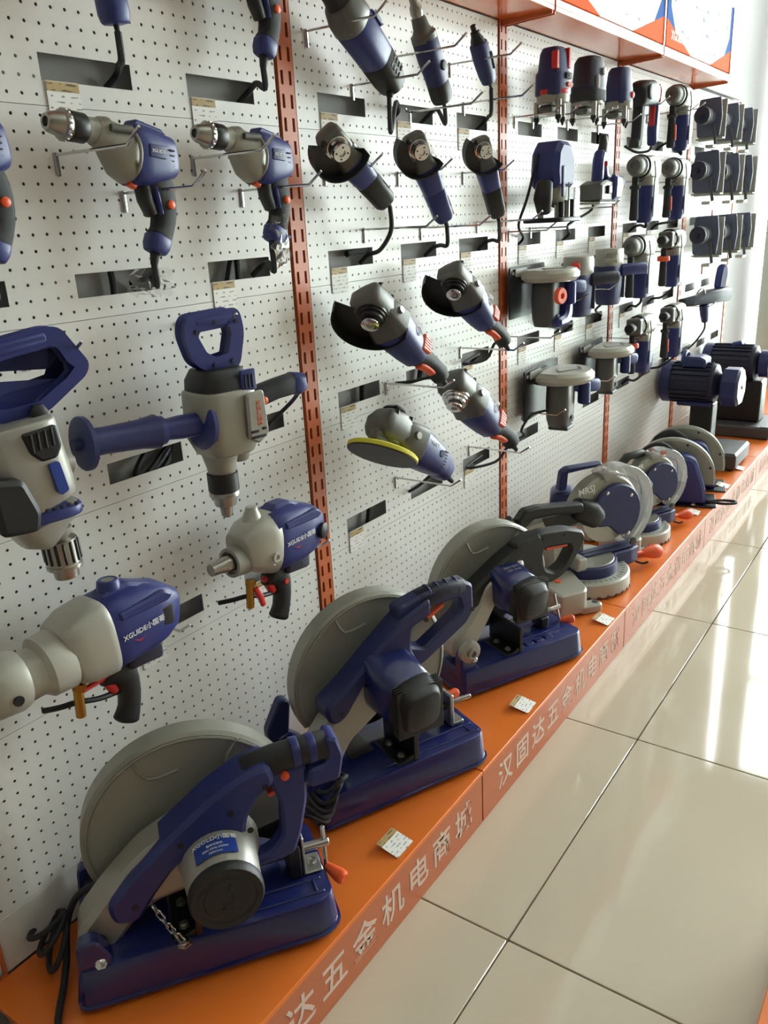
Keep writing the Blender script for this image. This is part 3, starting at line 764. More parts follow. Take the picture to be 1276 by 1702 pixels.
def mixer_drill():
    # heavy drill in front of the second upright, all blue spade handle and long side handle
    Yc, Zc = 1.075, 1.075
    t = hung('spade_handle_drill', 'whole heavy drill with blue spade handle on top and long blue side handle', 'drill', Yc, Zc, .105, 0, 0, -12, 'spade-handle drills on the left bay')
    o = rnd([(-.052, .180), (.050, .185), (.056, .145), (.040, .085), (-.012, .082), (-.046, .10), (-.060, .15)], .014, 4)
    i = rnd([(-.036, .160), (.036, .164), (.040, .144), (.028, .104), (-.006, .099), (-.028, .112), (-.044, .146)], .006, 4)
    h = d_handle(t, o, i, .034)
    B().loft([(-.036, 0, .170, .018, .011), (0, 0, .172, .019, .012), (.036, 0, .174, .018, .011)], seg=16).part('handle_grip', 'blue', h)
    for x, z in ((-.04, .155), (.0, .168), (.045, .165), (-.01, .092), (.03, .094)): B().lathe((x, -.0165, z), (0, -1, 0), [(0, .004), (.003, .004), (.003, .002)], 8).part('screw', 'blue_black', h)
    cap = B().loft([(0, 0, .040, .052, .054), (0, 0, .065, .050, .052), (0, 0, .080, .042, .044)], side=(0, 1, 0), n=4, seg=24, caps=.12).part('top_cap', 'black', t)
    B().box((.036, -.0505, .060), (.034, .006, .04), .002).part('vent_plate', 'blue', cap)
    for k in range(3): B().box((.028+.008*k, -.054, .058), (.003, .003, .026), .0008).part('vent_slot', 'black', cap)
    body = B().loft([(0, 0, .040, .056, .060), (0, 0, .0, .056, .062), (.002, 0, -.045, .056, .062), (.002, 0, -.075, .046, .050)], n=4, seg=28, caps=.1).part('motor_body', 'cast', t, label='grey cast motor housing')
    B().prism(rnd([(.020, .036), (.060, .040), (.064, -.045), (.040, -.062), (.018, -.05)], .008), .054, .066, .004).part('side_bulge', 'silver', body)
    B().text('XGUIDE', .013, (.043, -.0665, -.002), (0, 0, -1), (1, 0, 0)).part('brand_print', 'orange', body)
    for x, z, w in ((.030, -.036, .018), (.052, -.033, .010), (.038, -.047, .034)): B().box((x, -.0665, z), (w, .003, .005), .001).part('vent_slot', 'black', body)
    B().loft([(.03, 0, -.075, .026, .024), (.03, 0, -.098, .020, .018)], n=2.4).part('gear_nose', 'cast', t)
    B().loft([(-.012, 0, -.075, .036, .036), (-.012, 0, -.105, .028, .028), (-.012, 0, -.118, .026, .026)], n=2.2).part('spindle_neck', 'cast', t)
    c = B().lathe((-.012, 0, -.116), (0, 0, -1), [(0, .018), (.002, .029), (.036, .029), (.038, .027), (.042, .030), (.048, .030), (.050, .024), (.068, .021), (.072, .013), (.09, .011), (.094, .006)], 24).part('chuck', 'steel', t, label='steel keyed chuck pointing down')
    B().lathe((-.012, 0, -.117), (0, 0, -1), [(0, .0285), (.001, .0302), (.036, .0302), (.038, .0285)], 24).part('chuck_sleeve', 'black', c)
    # right switch handle
    g = B().loft([(.060, 0, .005, .020, .026), (.085, 0, .014, .019, .022), (.13, 0, .022, .019, .021), (.175, 0, .026, .021, .022)], seg=18, n=2.6).part('switch_handle', 'rubber', t)
    B().loft([(.170, 0, .027, .0215, .0225), (.186, 0, .024, .022, .025), (.192, 0, .010, .016, .018)], seg=18, n=2.6).part('handle_end', 'blue', g)
    B().loft([(.058, 0, -.010, .0205, .034), (.07, 0, .0, .0205, .030), (.082, 0, .008, .020, .024)], seg=18, n=3).part('handle_root', 'blue', g)
    B().lathe((.088, -.019, .008), (0, -1, 0), [(0, .008), (.005, .008), (.007, .005)], 14).part('lock_button', 'orange', g)
    B().box((.084, -.004, -.018), (.022, .016, .008), .002).part('trigger', 'orange', g)
    # left side handle in two lengths
    s = B().lathe((-.045, -.01, -.012), (-1, -.05, .055), [(0, .050), (.008, .050), (.012, .044), (.016, .022), (.05, .022), (.085, .019), (.088, .026), (.10, .026)], 24).part('side_handle', 'blue', t)
    B().lathe((-.143, -.015, -.007), (-1, -.05, .055), [(0, .026), (.003, .031), (.035, .026), (.10, .0235), (.135, .0245)], 24).part('side_grip', 'blue_dark', s)
    B().lathe((-.275, -.022, .001), (-1, -.05, .055), [(0, .025), (.002, .046), (.010, .046), (.013, .040), (.014, .012), (.026, .010)], 28).part('grip_flange', 'blue_dark', s)
    cord(t, [(.10, 1.282, 1.05), (.05, 1.25, 1.0)]+into_slot(1, 2, 2, .03), start=(.192, 0, .008))
    for k in range(2): cord(t, [(-.006, 1.19+.02*k, 1.02), (-.012, 1.185+.02*k, .985), (-.02, 1.20+.02*k, .96)], name='cord_end')
mixer_drill()

def stirrer_drill():
    t = hung('spade_handle_drill', 'heavy silver drill cut by the left photo edge, blue band above steel chuck', 'drill', .642, 1.072, .115, 0, 0, -10, 'spade-handle drills on the left bay', .93)
    o = rnd([(-.085, .196), (.085, .220), (.105, .216), (.142, .158), (.135, .143), (.062, .096), (.0, .090), (-.085, .106), (-.1, .145)], .012, 3)
    i = rnd([(-.074, .174), (.088, .199), (.102, .193), (.114, .168), (.128, .155), (.108, .136), (.056, .106), (.0, .102), (-.074, .118), (-.086, .145)], .006, 3)
    h = d_handle(t, o, i, .028)
    B().loft([(-.06, 0, .189, .017, .011), (.01, 0, .198, .018, .0125), (.08, 0, .208, .017, .011)], seg=16).part('handle_grip', 'blue', h)
    B().lathe((.045, -.018, .095), (0, -1, 0), [(0, .015), (.008, .015), (.010, .012)], 6).part('pivot_bolt', 'black', h)
    body = B().loft([(.0, 0, .082, .062, .066), (.004, 0, .03, .062, .068), (.012, 0, -.02, .060, .068), (.02, 0, -.05, .058, .062)], n=3.6, seg=28, caps=.08).part('motor_body', 'silver', t, label='silver motor housing')
    vg = B().prism(rnd([(-.005, .075), (.052, .080), (.055, .045), (.045, .028), (.020, .026), (.004, .042)], .005), .050, .067, .004).part('vent_grille', 'black', body)
    for k in range(4): B().box((.008+.011*k, -.068, .058+.002*k), (.004, .003, .03), .001).part('vent_slot', 'black_metal', vg)
    B().prism(rnd([(.028, .02), (.046, .022), (.054, -.028), (.040, -.034), (.034, -.026)], .004), .055, .0665, .001).part('sticker', 'decal_blue', body)
    for k in range(5): B().box((.012+.012*k, -.0665, -.052), (.007, .003, .006), .0008).part('vent_hole', 'black', body)
    B().loft([(.022, 0, -.062, .059, .063), (.022, 0, -.074, .059, .063)], n=3.6, seg=28, caps=.05).part('band', 'blue', t)
    B().loft([(.024, 0, -.075, .057, .060), (.03, 0, -.098, .050, .052), (.04, 0, -.108, .034, .036)], n=3.2, seg=28, caps=.1).part('gear_case', 'silver', t)
    B().lathe((.044, 0, -.105), (0, 0, -1), [(0, .026), (.012, .024), (.018, .018), (.025, .016)], 20).part('spindle_neck', 'cast', t)
    c = B().lathe((.046, 0, -.124), (0.04, 0, -1), [(0, .012), (.002, .0285), (.045, .0285), (.047, .0305), (.053, .0305), (.055, .022), (.072, .0205), (.075, .012)], 28).part('chuck', 'steel', t, label='fluted steel chuck pointing down')
    for k in range(14):
        a = 2*math.pi*k/14
        B().cyl((.0465+.0285*math.cos(a), .0285*math.sin(a), -.128), (.048+.0285*math.cos(a), .0285*math.sin(a), -.166), .003, bev=.001, seg=6).part('chuck_flute', 'black_metal', c)
    B().prism(rnd([(-.075, .02), (-.022, .012), (-.004, -.045), (-.012, -.075), (-.07, -.07)], .01), .055, .092, .008).part('switch_handle', 'black', t)
    B().cyl((.060, -.02, .006), (.085, -.02, .0), .016).part('side_boss', 'silver', t)
stirrer_drill()

# ================================================================ core drills
def core_drill(label, Y, Z, X, tilt, yaw, kind, sc):
    t = hung('core_drill', label, 'core drill', Y, Z, X, tilt, 0, yaw, 'core drills on the lowest row', sc)
    bd = B().loft([(.0, 0, .0, .056, .070), (.03, 0, .004, .056, .070), (.09, 0, .006, .054, .066), (.125, 0, .004, .048, .056), (.15, 0, .0, .036, .042)], n=3.4, seg=28, caps=.2).part('motor_body', 'blue', t)
    B().prism(rnd([(.004, .070), (.02, .082), (.06, .084), (.13, .058), (.13, .05), (.01, .06)], .006), -.022, .022, .006).part('top_ridge', 'blue', bd)
    B().prism(rnd([(.012, .048), (.11, .060), (.128, .048), (.118, .038), (.014, .032)], .005), .040, .058, .004).part('side_ridge', 'blue', bd)
    B().text('XGUIDE小国哥', .0135, (.058, -.0575, .004), (1, 0, .12), (-.12, 0, 1), bold=.008).part('brand_print', 'print_white', bd)
    B().prism(rnd([(.034, -.010), (.045, -.014), (.058, -.012), (.045, -.017)], .002), .056, .0575, .0003).part('brand_swoosh', 'red', bd)
    B().box((.075, 0, -.068), (.075, .06, .034), .006).part('cord_box', 'blue_black', t)
    if kind == 'big':
        rg = B().lathe((.032, 0, .078), (0, 0, 1), [(0, .022), (.014, .020), (.017, .017), (.017, .012), (.010, .011)], 20).part('lifting_eye', 'blue', bd)
        B().lathe((.032, 0, .086), (0, 0, 1), [(0, .0115), (.0085, .0115), (.0085, .007)], 16).part('eye_insert', 'steel', rg)
        B().box((.112, -.046, .006), (.036, .010, .040), .004).part('brush_cover', 'black', bd)
        B().loft([(-.070, 0, -.012, .052, .060), (-.045, 0, -.005, .056, .070), (-.01, 0, -.001, .058, .073), (.0, 0, .0, .058, .073)], n=3.4, seg=28, caps=.1).part('gear_case', 'silver_light', t, label='pale cast gear case')
        B().loft([(-.16, 0, -.02, .040, .040), (-.125, 0, -.02, .042, .042), (-.115, 0, -.018, .052, .054), (-.075, 0, -.014, .053, .057)], n=2.3, seg=28, caps=.1).part('gear_neck', 'silver_light', t)
        B().lathe((-.155, 0, -.02), (-1, 0, 0), [(0, .050), (.012, .054), (.052, .052), (.060, .046), (.060, .030), (.052, .028)], 28).part('water_swivel', 'silver_light', t)
        B().lathe((-.205, 0, -.02), (-1, 0, 0), [(0, .020), (.02, .018), (.045, .016), (.085, .016), (.09, .013)], 20).part('spindle', 'steel', t)
        B().lathe((-.185, -.05, -.03), (0, -1, 0), [(0, .009), (.006, .009), (.006, .005)], 10).part('grub_screw', 'black', t)
    else:
        B().loft([(-.075, 0, -.005, .040, .045), (-.05, 0, .0, .052, .060), (-.02, 0, .001, .056, .068), (.0, 0, .0, .058, .072)], n=2.8, seg=28, caps=.1).part('gear_case', 'silver_light', t, label='pale cast gear case')
        B().lathe((-.035, 0, .055), (0, 0, 1), [(0, .026), (.026, .014), (.032, .013), (.034, .010), (.034, .006)], 16).part('case_boss', 'silver_light', t)
        B().lathe((-.020, -.052, -.02), (0, -1, 0), [(0, .012), (.008, .011), (.008, .006), (.004, .005)], 12).part('side_boss', 'silver_light', t)
        B().lathe((-.060, 0, -.02), (-1, 0, -.05), [(0, .036), (.03, .034), (.045, .033), (.046, .026), (.036, .024)], 24).part('gear_neck', 'silver', t)
        B().lathe((-.090, 0, -.021), (-1, 0, -.05), [(0, .020), (.03, .018), (.045, .014), (.066, .013), (.068, .009)], 16).part('spindle', 'steel', t, label='worn brown steel spindle')
        B().lathe((.135, -.045, .0), (.35, -1, 0), [(0, .019), (.008, .019), (.011, .014)], 18).part('brush_cap', 'black', bd)
    g = B().loft([(.012, 0, -.072, .022, .038), (.034, 0, -.092, .021, .028), (.044, 0, -.125, .0185, .022), (.040, 0, -.165, .018, .021), (.030, 0, -.190, .018, .026)], seg=20, n=2.4, caps=.35, smooth=3).part('pistol_grip', 'black', t, label='black pistol grip')
    B().loft([(-.006, 0, -.085, .011, .009), (.006, 0, -.105, .011, .011), (.014, 0, -.122, .010, .009)], n=2.6).part('trigger', 'red', g)
    if kind != 'big': B().lathe((.040, -.019, -.102), (0, -1, 0), [(0, .007), (.004, .006)], 12).part('lock_button', 'red', g)
    v = B().cyl((-.062, -.012, -.080), (-.064, -.012, -.135), .009, seg=12).part('water_valve', 'brass', t)
    B().cyl((-.058, -.012, -.070), (-.060, -.012, -.085), .012, seg=6).part('valve_nut', 'brass', v)
    if kind == 'big': B().loft([(-.060, -.014, -.086, .006, .004), (-.03, -.016, -.082, .005, .004), (-.002, -.016, -.074, .006, .004)], n=3).part('valve_lever', 'red', v)
    else: B().loft([(-.054, -.022, -.090, .006, .007), (-.046, -.026, -.110, .006, .007), (-.040, -.028, -.132, .005, .006)], n=3).part('valve_lever', 'red', v)
    B().tube([(.022, 0, -.128), (-.02, -.004, -.122), (-.06, .0, -.112), (-.085, .02, -.118), (-.10, .05, -.128)], .0055, 8, 4).part('water_hose', 'black', t)
    return t
core_drill('core drill with long pale gear neck reaching the left photo edge', .725, .767, .12, 2, -4, 'big', .94)
core_drill('core drill with worn spindle beside the orange upright', 1.148, .785, .115, 4, -4, 'small', .94)
# ================================================================ straight grinders (second bay, top row)
def straight_tool(name, label, Y, Z, X, tilt, kind, scale=1.0, tailm='black', group='straight grinders on the top row'):
    """body along +x, nose towards -x"""
    t = hung(name, label, 'grinder', Y, Z, X, tilt, 0, 0, group, scale)
    if kind == 'large':
        B().loft([(.0, 0, 0, .038, .040), (.05, 0, 0, .036, .038), (.10, 0, 0, .034, .036)], n=3.2, seg=24, caps=.08).part('motor_body', 'blue', t)
        e = B().loft([(.10, 0, 0, .0345, .0365), (.15, 0, -.002, .033, .034), (.175, 0, -.006, .028, .028)], n=3.2, seg=24, caps=.2).part('tail', 'black', t)
        for k in range(4):
            for j in range(2): B().box((.115+.011*k, -.033, .012-.018*j), (.005, .004, .012), .001).part('vent_slot', 'dark_grey', e)
        B().loft([(-.055, 0, 0, .033, .033), (-.03, 0, 0, .040, .042), (-.004, 0, 0, .041, .044)], n=2.6, seg=24, caps=.12).part('gear_case', 'cast_dark', t)
        for z in (.036, -.036): B().cyl((-.012, -.016, z), (-.004, -.016, z), .006, seg=8).part('case_screw', 'steel', t)
        B().lathe((-.055, 0, 0), (-1, 0, 0), [(0, .030), (.02, .026), (.09, .024), (.11, .018)], 24).part('nose_grip', 'black', t, label='black nose sleeve')
        B().prism(rnd([(.0, .030), (.02, .042), (.04, .042), (.05, .030)], .004), .010, .036, .003).part('side_ridge', 'blue', t)
        B().lathe((.168, -.006, -.028), (0, 0, -1), [(0, .009), (.012, .008)], 10).part('cord_sleeve', 'rubber', t)
    elif kind == 'medium':
        B().loft([(.0, 0, 0, .031, .031), (.05, 0, 0, .031, .032), (.09, 0, 0, .028, .029), (.13, 0, 0, .027, .028), (.155, 0, 0, .026, .028)], n=2.8, seg=24, caps=.15).part('motor_body', 'blue_dark', t)
        B().loft([(.115, 0, 0, .0275, .0285), (.15, 0, 0, .0275, .029), (.162, 0, 0, .025, .026)], n=2.8, seg=24, caps=.2).part('tail', tailm, t)
        B().lathe((.004, 0, 0), (-1, 0, 0), [(0, .034), (.014, .034), (.018, .028), (.028, .022), (.05, .019), (.055, .016)], 24).part('collar', 'cast_dark', t)
        B().lathe((-.05, 0, 0), (-1, 0, 0), [(0, .014), (.012, .017), (.026, .015), (.034, .010), (.045, .010), (.048, .006)], 12).part('collet', 'steel', t)
        B().lathe((.075, -.030, .004), (0, -1, 0), [(0, .013), (.004, .012), (.005, .009)], 16).part('switch', 'black', t)
        B().cyl((.160, 0, 0), (.18, 0, 0), .007, .005, seg=10).part('cord_sleeve', 'rubber', t)
    else:
        B().loft([(.0, 0, 0, .022, .023), (.04, 0, 0, .023, .025), (.08, 0, 0, .021, .023), (.10, 0, 0, .018, .020)], n=2.8, seg=20, caps=.2).part('motor_body', 'blue_dark', t)
        B().lathe((.0, 0, 0), (-1, 0, 0), [(0, .020), (.012, .018), (.022, .013), (.032, .012), (.034, .008), (.048, .008), (.05, .004)], 16).part('collet', 'black_metal', t)
        B().loft([(.03, -.018, .010, .008, .006), (.07, -.018, .008, .008, .006)]).part('switch', 'black', t)
        B().cyl((.10, 0, 0), (.12, 0, 0), .006, .004, seg=10).part('cord_sleeve', 'rubber', t)
        B().torus((.105, -.01, .006), (0, 1, .2), .012, .0012, 16, 5).part('hang_ring', 'steel', t)
    return t
t = straight_tool('straight_grinder', 'largest straight grinder of the top row, its nose cut by the photo top', 1.588, 1.796, .095, 35, 'large')
hang(t, (.168, -.006, -.04), 2, 1, 4, -.075)
t = straight_tool('straight_grinder', 'die grinder with stepped steel collet between the two other top-row grinders', 1.878, 1.806, .09, 58, 'medium', .92)
hang(t, (.18, 0, 0), 2, 1, 4, .07)
t = straight_tool('straight_grinder', 'smallest slim die grinder beside the second orange upright', 2.145, 1.825, .09, 54, 'small', 1.0)
hang(t, (.12, 0, 0), 2, 2, 4, .07)
t = straight_tool('hanging_power_tool', 'blue tool end hanging into the picture top above the larger drill', .958, 1.845, .085, 84, 'medium', .8, 'blue'); t['category'] = 'power tool'; del t['group']
hang(t, (.18, 0, 0), 1, 1, 4, .06, .006)

# ================================================================ angle grinders: body along +x, spindle towards -z, guard below
def guard_half(t, o, r, a0, a1, th, m='black'):
    """part-round wheel guard lying in the x-y plane at height o.z: closed plate on top, skirt hanging down"""
    n = 20; b = B(); rs = []
    plate = [(o[0]+r*math.cos(R(a0+(a1-a0)*k/n)), o[1]+r*math.sin(R(a0+(a1-a0)*k/n))) for k in range(n+1)]
    c = (o[0], o[1])
    b.prism(plate+[c] if abs(a1-a0) < 359 else plate, o[2]-.002, o[2], .0005, 'xy')
    outer = plate; inn = [(o[0]+(r-.003)*math.cos(R(a0+(a1-a0)*k/n)), o[1]+(r-.003)*math.sin(R(a0+(a1-a0)*k/n))) for k in range(n+1)]
    b.rings([[(x, y, o[2]) for x, y in outer+inn[::-1]], [(x, y, o[2]-th) for x, y in outer+inn[::-1]]])
    return b.part('wheel_guard', m, t)
def small_grinder(label, Y, Z, X, tilt, roll, tail='black', scale=1.0, yaw=0):
    t = hung('angle_grinder', label, 'angle grinder', Y, Z, X, tilt, roll, yaw, 'small angle grinders in the row below the straight grinders', scale)
    h = B().loft([(0, 0, .028, .026, .028), (0, 0, .012, .030, .032), (0, 0, -.008, .030, .032)], side=(0, 1, 0), n=4.5, seg=24, caps=.22).part('gear_head', 'cast_dark', t)
    B().loft([(.015, 0, .008, .027, .022), (.045, 0, .006, .030, .028), (.058, 0, .005, .033, .031)], n=3, seg=24, caps=.1).part('head_neck', 'cast_dark', t)
    B().box((.042, -.029, .012), (.014, .004, .022), .002).part('head_tab', 'steel', h)
    B().lathe((0, 0, -.008), (0, 0, -1), [(0, .027), (.006, .027), (.007, .022), (.018, .021), (.019, .010), (.024, .010)], 24).part('bearing_collar', 'chrome', t)
    B().lathe((0, 0, -.030), (0, 0, -1), [(0, .019), (.005, .0205), (.009, .019), (.009, .008), (.005, .007)], 24).part('flange_nut', 'chrome', t)
    for k in range(4):
        a = R(45+90*k); B().cyl((.013*math.cos(a), .013*math.sin(a), -.036), (.013*math.cos(a), .013*math.sin(a), -.0398), .0022, bev=.0004, seg=8).part('pin_hole', 'black', t)
    guard_half(t, (0, 0, -.011), .066, -38, 142, .030)
    B().box((-.030, .016, -.014), (.014, .012, .010), .003).part('guard_clamp', 'black_metal', t)
    bd = B().loft([(.058, 0, .005, .033, .030), (.09, 0, .003, .0305, .028), (.125, 0, .002, .028, .026)], n=3.4, seg=24, caps=.06).part('motor_body', 'blue', t)
    tl = B().loft([(.125, 0, .002, .0285, .0265), (.17, 0, .002, .027, .025), (.20, 0, .002, .027, .025), (.212, 0, .002, .022, .02)], n=3.4, seg=24, caps=.15).part('tail', tail, t)
    for k in range(5): B().box((.165+.0, -.0268, .016-.007*k), (.030, .003, .0028), .0008).part('vent_slot', 'dark_grey', tl)
    for k in range(3): B().box((.075+.007*k, -.030, .008), (.003, .003, .022), .0008).part('body_rib', 'blue_dark', bd)
    B().cyl((.212, 0, .002), (.235, 0, .002), .0075, .0055, seg=10).part('cord_sleeve', 'rubber', t)
    return t
t = small_grinder('small angle grinder nearest the first orange upright, grey head, black tail', 1.492, 1.560, .10, 33, -48)
hang(t, (.235, 0, .002), 2, 0, 3, .07)
t = small_grinder('small angle grinder in the middle of its row, blue tail with orange switch', 1.822, 1.566, .095, 54, -46, 'blue', .97)
B().box((.185, -.0268, -.004), (.045, .004, .016), .002).part('slide_switch', 'orange', t)
hang(t, (.235, 0, .002), 2, 1, 3, .07)
t = small_grinder('small angle grinder nearest the second orange upright, black tail', 2.150, 1.574, .095, 62, -46, 'black', .92)
hang(t, (.235, 0, .002), 2, 2, 3, .075)

def large_grinder(label, Y, Z, X, tilt, roll, kind, scale=1.0, yaw=0):
    t = hung('large_angle_grinder', label, 'angle grinder', Y, Z, X, tilt, roll, yaw, 'large angle grinders in the lower rows of the second bay', scale)
    h = B().loft([(-.004, 0, .050, .034, .036), (-.002, 0, .034, .044, .048), (0, 0, .006, .046, .050), (0, 0, -.010, .042, .045)], side=(0, 1, 0), n=5.5, seg=28, caps=.22).part('gear_head', 'cast_dark', t)
    B().loft([(.02, 0, .014, .044, .034), (.055, 0, .010, .050, .044), (.085, 0, .006, .054, .050)], n=4.2, seg=24, caps=.1).part('head_neck', 'cast_dark', t)
    for y in (-.032, .032):
        for x in (-.02, .03): B().cyl((x, y, .04), (x, y, .056), .006, seg=8).part('case_screw', 'black_metal', h)
    B().box((.02, 0, .060), (.05, .03, .012), .004).part('head_rib', 'cast', h)
    B().lathe((.05, -.048, .016), (0, -1, 0), [(0, .010), (.008, .009), (.008, .005)], 12).part('handle_socket', 'steel', h)
    if kind == 'pad':
        B().lathe((0, 0, -.010), (0, 0, -1), [(0, .036), (.010, .036), (.012, .020), (.030, .018)], 24).part('bearing_collar', 'cast', t)
        pd = B().lathe((-.002, 0, -.040), (0, 0, -1), [(0, .02), (.001, .084), (.004, .088), (.012, .0885), (.014, .086)], 40).part('backing_pad', 'yellow', t, label='yellow foam polishing pad')
        B().lathe((-.002, 0, -.0535), (0, 0, -1), [(0, .0865), (.003, .086), (.0035, .012)], 40).part('pad_face', 'black', pd)
        B().box((-.035, -.012, -.020), (.05, .03, .028), .004).part('bracket', 'cast_dark', t)
    else:
        B().lathe((0, 0, -.010), (0, 0, -1), [(0, .040), (.010, .040), (.011, .036), (.018, .036), (.019, .031), (.028, .031), (.029, .014), (.036, .014)], 28).part('bearing_collar', 'black_metal' if kind == 'guard' else 'chrome', t)
        B().lathe((0, 0, -.042), (0, 0, -1), [(0, .020), (.004, .023), (.010, .023), (.012, .018), (.012, .009), (.006, .008)], 24).part('flange_nut', 'chrome', t)
    if kind == 'guard': guard_half(t, (0, 0, -.016), .100, -32, 148, .034)
    bd = B().loft([(.085, 0, .006, .054, .050), (.12, 0, .003, .050, .048), (.165, 0, .0, .044, .042), (.20, 0, -.002, .036, .036)], n=2.8, seg=28, caps=.06).part('motor_body', 'blue', t)
    if kind != 'pad':
        vb = B().prism(rnd([(.170, -.018), (.205, -.012), (.205, .030), (.172, .036)], .004), .034, .046, .003).part('vent_block', 'orange', bd)
        for k in range(4): B().box((.188, -.0462, -.004+.009*k), (.026, .002, .0025), .0006).part('vent_slot', 'red', vb)
        tl = B().loft([(.195, 0, .0, .032, .034), (.23, 0, .010, .026, .026), (.275, 0, .016, .023, .024), (.31, 0, .012, .025, .028), (.325, 0, .006, .022, .024)], n=2.6, seg=22, caps=.2).part('tail_handle', 'rubber', t)
        B().loft([(.215, 0, -.026, .012, .009), (.25, 0, -.012, .012, .008), (.28, 0, -.010, .011, .005)], n=3).part('paddle_switch', 'orange', tl)
        b = B(); b.torus((.135, -.049, .014), (0, 1, 0), .012, .0018, 20, 5); b.part('round_logo', 'print_white', bd)
        B().text('小国哥', .010, (.135, -.0505, .034), (1, 0, 0), (0, 0, 1)).part('brand_print', 'print_white', bd)
        end = (.33, 0, .004)
    else:
        for k in range(6): B().box((.175, -.041, .020-.008*k), (.014, .003, .004), .001).part('vent_slot', 'blue_black', bd)
        tl = B().loft([(.195, 0, -.002, .036, .036), (.215, 0, -.008, .032, .034), (.235, 0, -.016, .024, .026)], n=3, seg=22, caps=.2).part('tail', 'blue', t)
        B().lathe((.155, -.044, .008), (0, -1, 0), [(0, .010), (.004, .009)], 14).part('brush_cap', 'blue_dark', bd)
        B().text('XGUIDE', .010, (.115, -.0515, .020), (1, 0, 0), (0, 0, 1)).part('brand_print', 'print_white', bd)
        B().box((.0, 0, .064), (.04, .05, .014), .006).part('top_grip', 'black', t)
        end = (.245, 0, -.022)
    B().cyl(end, (end[0]+.025, 0, end[2]-.006), .009, .006, seg=10).part('cord_sleeve', 'rubber', t)
    return t
t = large_grinder('large angle grinder with black guard, upper row, nearer the first upright', 1.582, 1.210, .11, 42, -26, 'guard', .92, -13)
cord(t, [(.09, 1.86, 1.0), (.04, 1.84, .99), (-.006, 1.82, .985), (-.02, 1.80, .975)], start=(.355, 0, 0))
t = large_grinder('large angle grinder with black guard, upper row, beside the second upright', 1.965, 1.238, .11, 43, -26, 'guard', .86, -13)
cord(t, [(.09, 2.235, 1.04), (.06, 2.23, .99), (.02, 2.16, .985)]+into_slot(2, 2, 2, .02), start=(.355, 0, 0))
t = large_grinder('large angle grinder without guard, bare chrome spindle, by the second upright', 1.945, .947, .12, 40, -20, 'bare', .98, -12)
cord(t, [(.10, 2.295, .70), (.07, 2.27, .655), (.02, 2.17, .655)]+into_slot(2, 2, 1, .03), start=(.355, 0, 0))
t = large_grinder('polisher with round yellow-edged pad facing down', 1.605, .907, .12, 33, -10, 'pad', 1.02, -14)
cord(t, [(.09, 1.865, .73), (.04, 1.862, .69), (-.006, 1.87, .66)], start=(.27, 0, -.028))
# ================================================================ third bay: laser levels
def laser_level(label, Y, Z, X, kind, scale=1.0, yaw=0):
    t = hung('laser_level', label, 'laser level', Y, Z, X, 0, 0, yaw, 'laser levels on the top row', scale)
    b = B(); b.lathe((0, 0, .028), (0, 0, 1), [(0, .048), (.006, .050), (.022, .050), (.024, .046)], 28); base = b.part('base_ring', 'cast', t)
    for k in range(3):
        a = R(90+120*k+25); x, y = .050*math.cos(a), .050*math.sin(a)
        lg = B().cyl((x, y, .034), (x, y, -.012), .0085, seg=12).part('leg', 'steel', t)
        B().lathe((x, y, -.010), (0, 0, -1), [(0, .010), (.010, .010), (.014, .006), (.024, .002)], 12).part('leg_screw', 'black', lg)
    if kind == 'red':
        bd = B().loft([(0, 0, .052, .047, .050), (0, 0, .11, .046, .048), (0, 0, .118, .040, .042), (0, 0, .165, .036, .036), (0, 0, .178, .030, .030)], n=3.4, seg=28, caps=.12).part('housing', 'blue_dark', t)
        B().lathe((0, 0, .050), (0, 0, 1), [(0, .0495), (.003, .0515), (.012, .0515), (.014, .049)], 28).part('red_band', 'red', t)
        for x, z0, z1 in ((-.034, .118, .168), (.030, .122, .180)): B().prism(rnd([(x-.006, z0), (x+.008, z0), (x+.006, z1), (x-.004, z1)], .002), .018, .040, .002).part('red_bumper', 'red', bd)
        B().box((.014, -.046, .100), (.036, .010, .018), .003).part('display_window', 'black', bd)
        B().box((.018, -.0505, .101), (.020, .003, .009), .001).part('display', 'dark_grey', bd)
        B().box((.020, -.0475, .076), (.028, .006, .014), .002).part('logo_plate', 'orange', bd)
        B().text('XGUIDE', .0075, (.020, -.0515, .076), (1, 0, 0), (0, 0, 1)).part('logo_print', 'print_white', bd)
    elif kind == 'black':
        bd = B().loft([(0, 0, .045, .050, .054), (0, 0, .08, .050, .054), (0, 0, .085, .047, .050), (0, 0, .155, .042, .044), (0, 0, .168, .034, .036)], n=3.4, seg=28, caps=.12).part('housing', 'blue_black', t)
        B().loft([(0, 0, .040, .052, .056), (0, 0, .068, .051, .055)], n=3.2, seg=28, caps=.1).part('rubber_boot', 'rubber', t)
        B().box((-.020, -.048, .092), (.018, .010, .042), .003).part('laser_window', 'print_grey', bd)
        B().lathe((.020, -.044, .126), (0, -1, .05), [(0, .012), (.005, .012), (.006, .009)], 18).part('round_badge', 'silver', bd)
        B().tube([(.034, 0, .150), (.052, -.004, .162), (.066, -.004, .13), (.060, 0, .08)], .004, 6, 4).part('carry_strap', 'black', t)
    else:
        bd = B().loft([(0, 0, .045, .044, .046), (0, 0, .09, .043, .045), (0, 0, .15, .036, .038), (0, 0, .160, .030, .032)], n=3.2, seg=28, caps=.12).part('housing', 'blue_dark', t)
        B().lathe((.020, -.040, .072), (0, -1, 0), [(0, .012), (.005, .012), (.008, .008)], 18).part('power_button', 'red', bd)
        B().lathe((-.048, -.02, .030), (-1, -.4, 0), [(0, .007), (.012, .007), (.016, .003)], 12).part('side_knob', 'chrome', t)
    B().box((0, .010, .010), (.07, .05, .026), .008).part('turn_base', 'cast_dark', t)
    return t
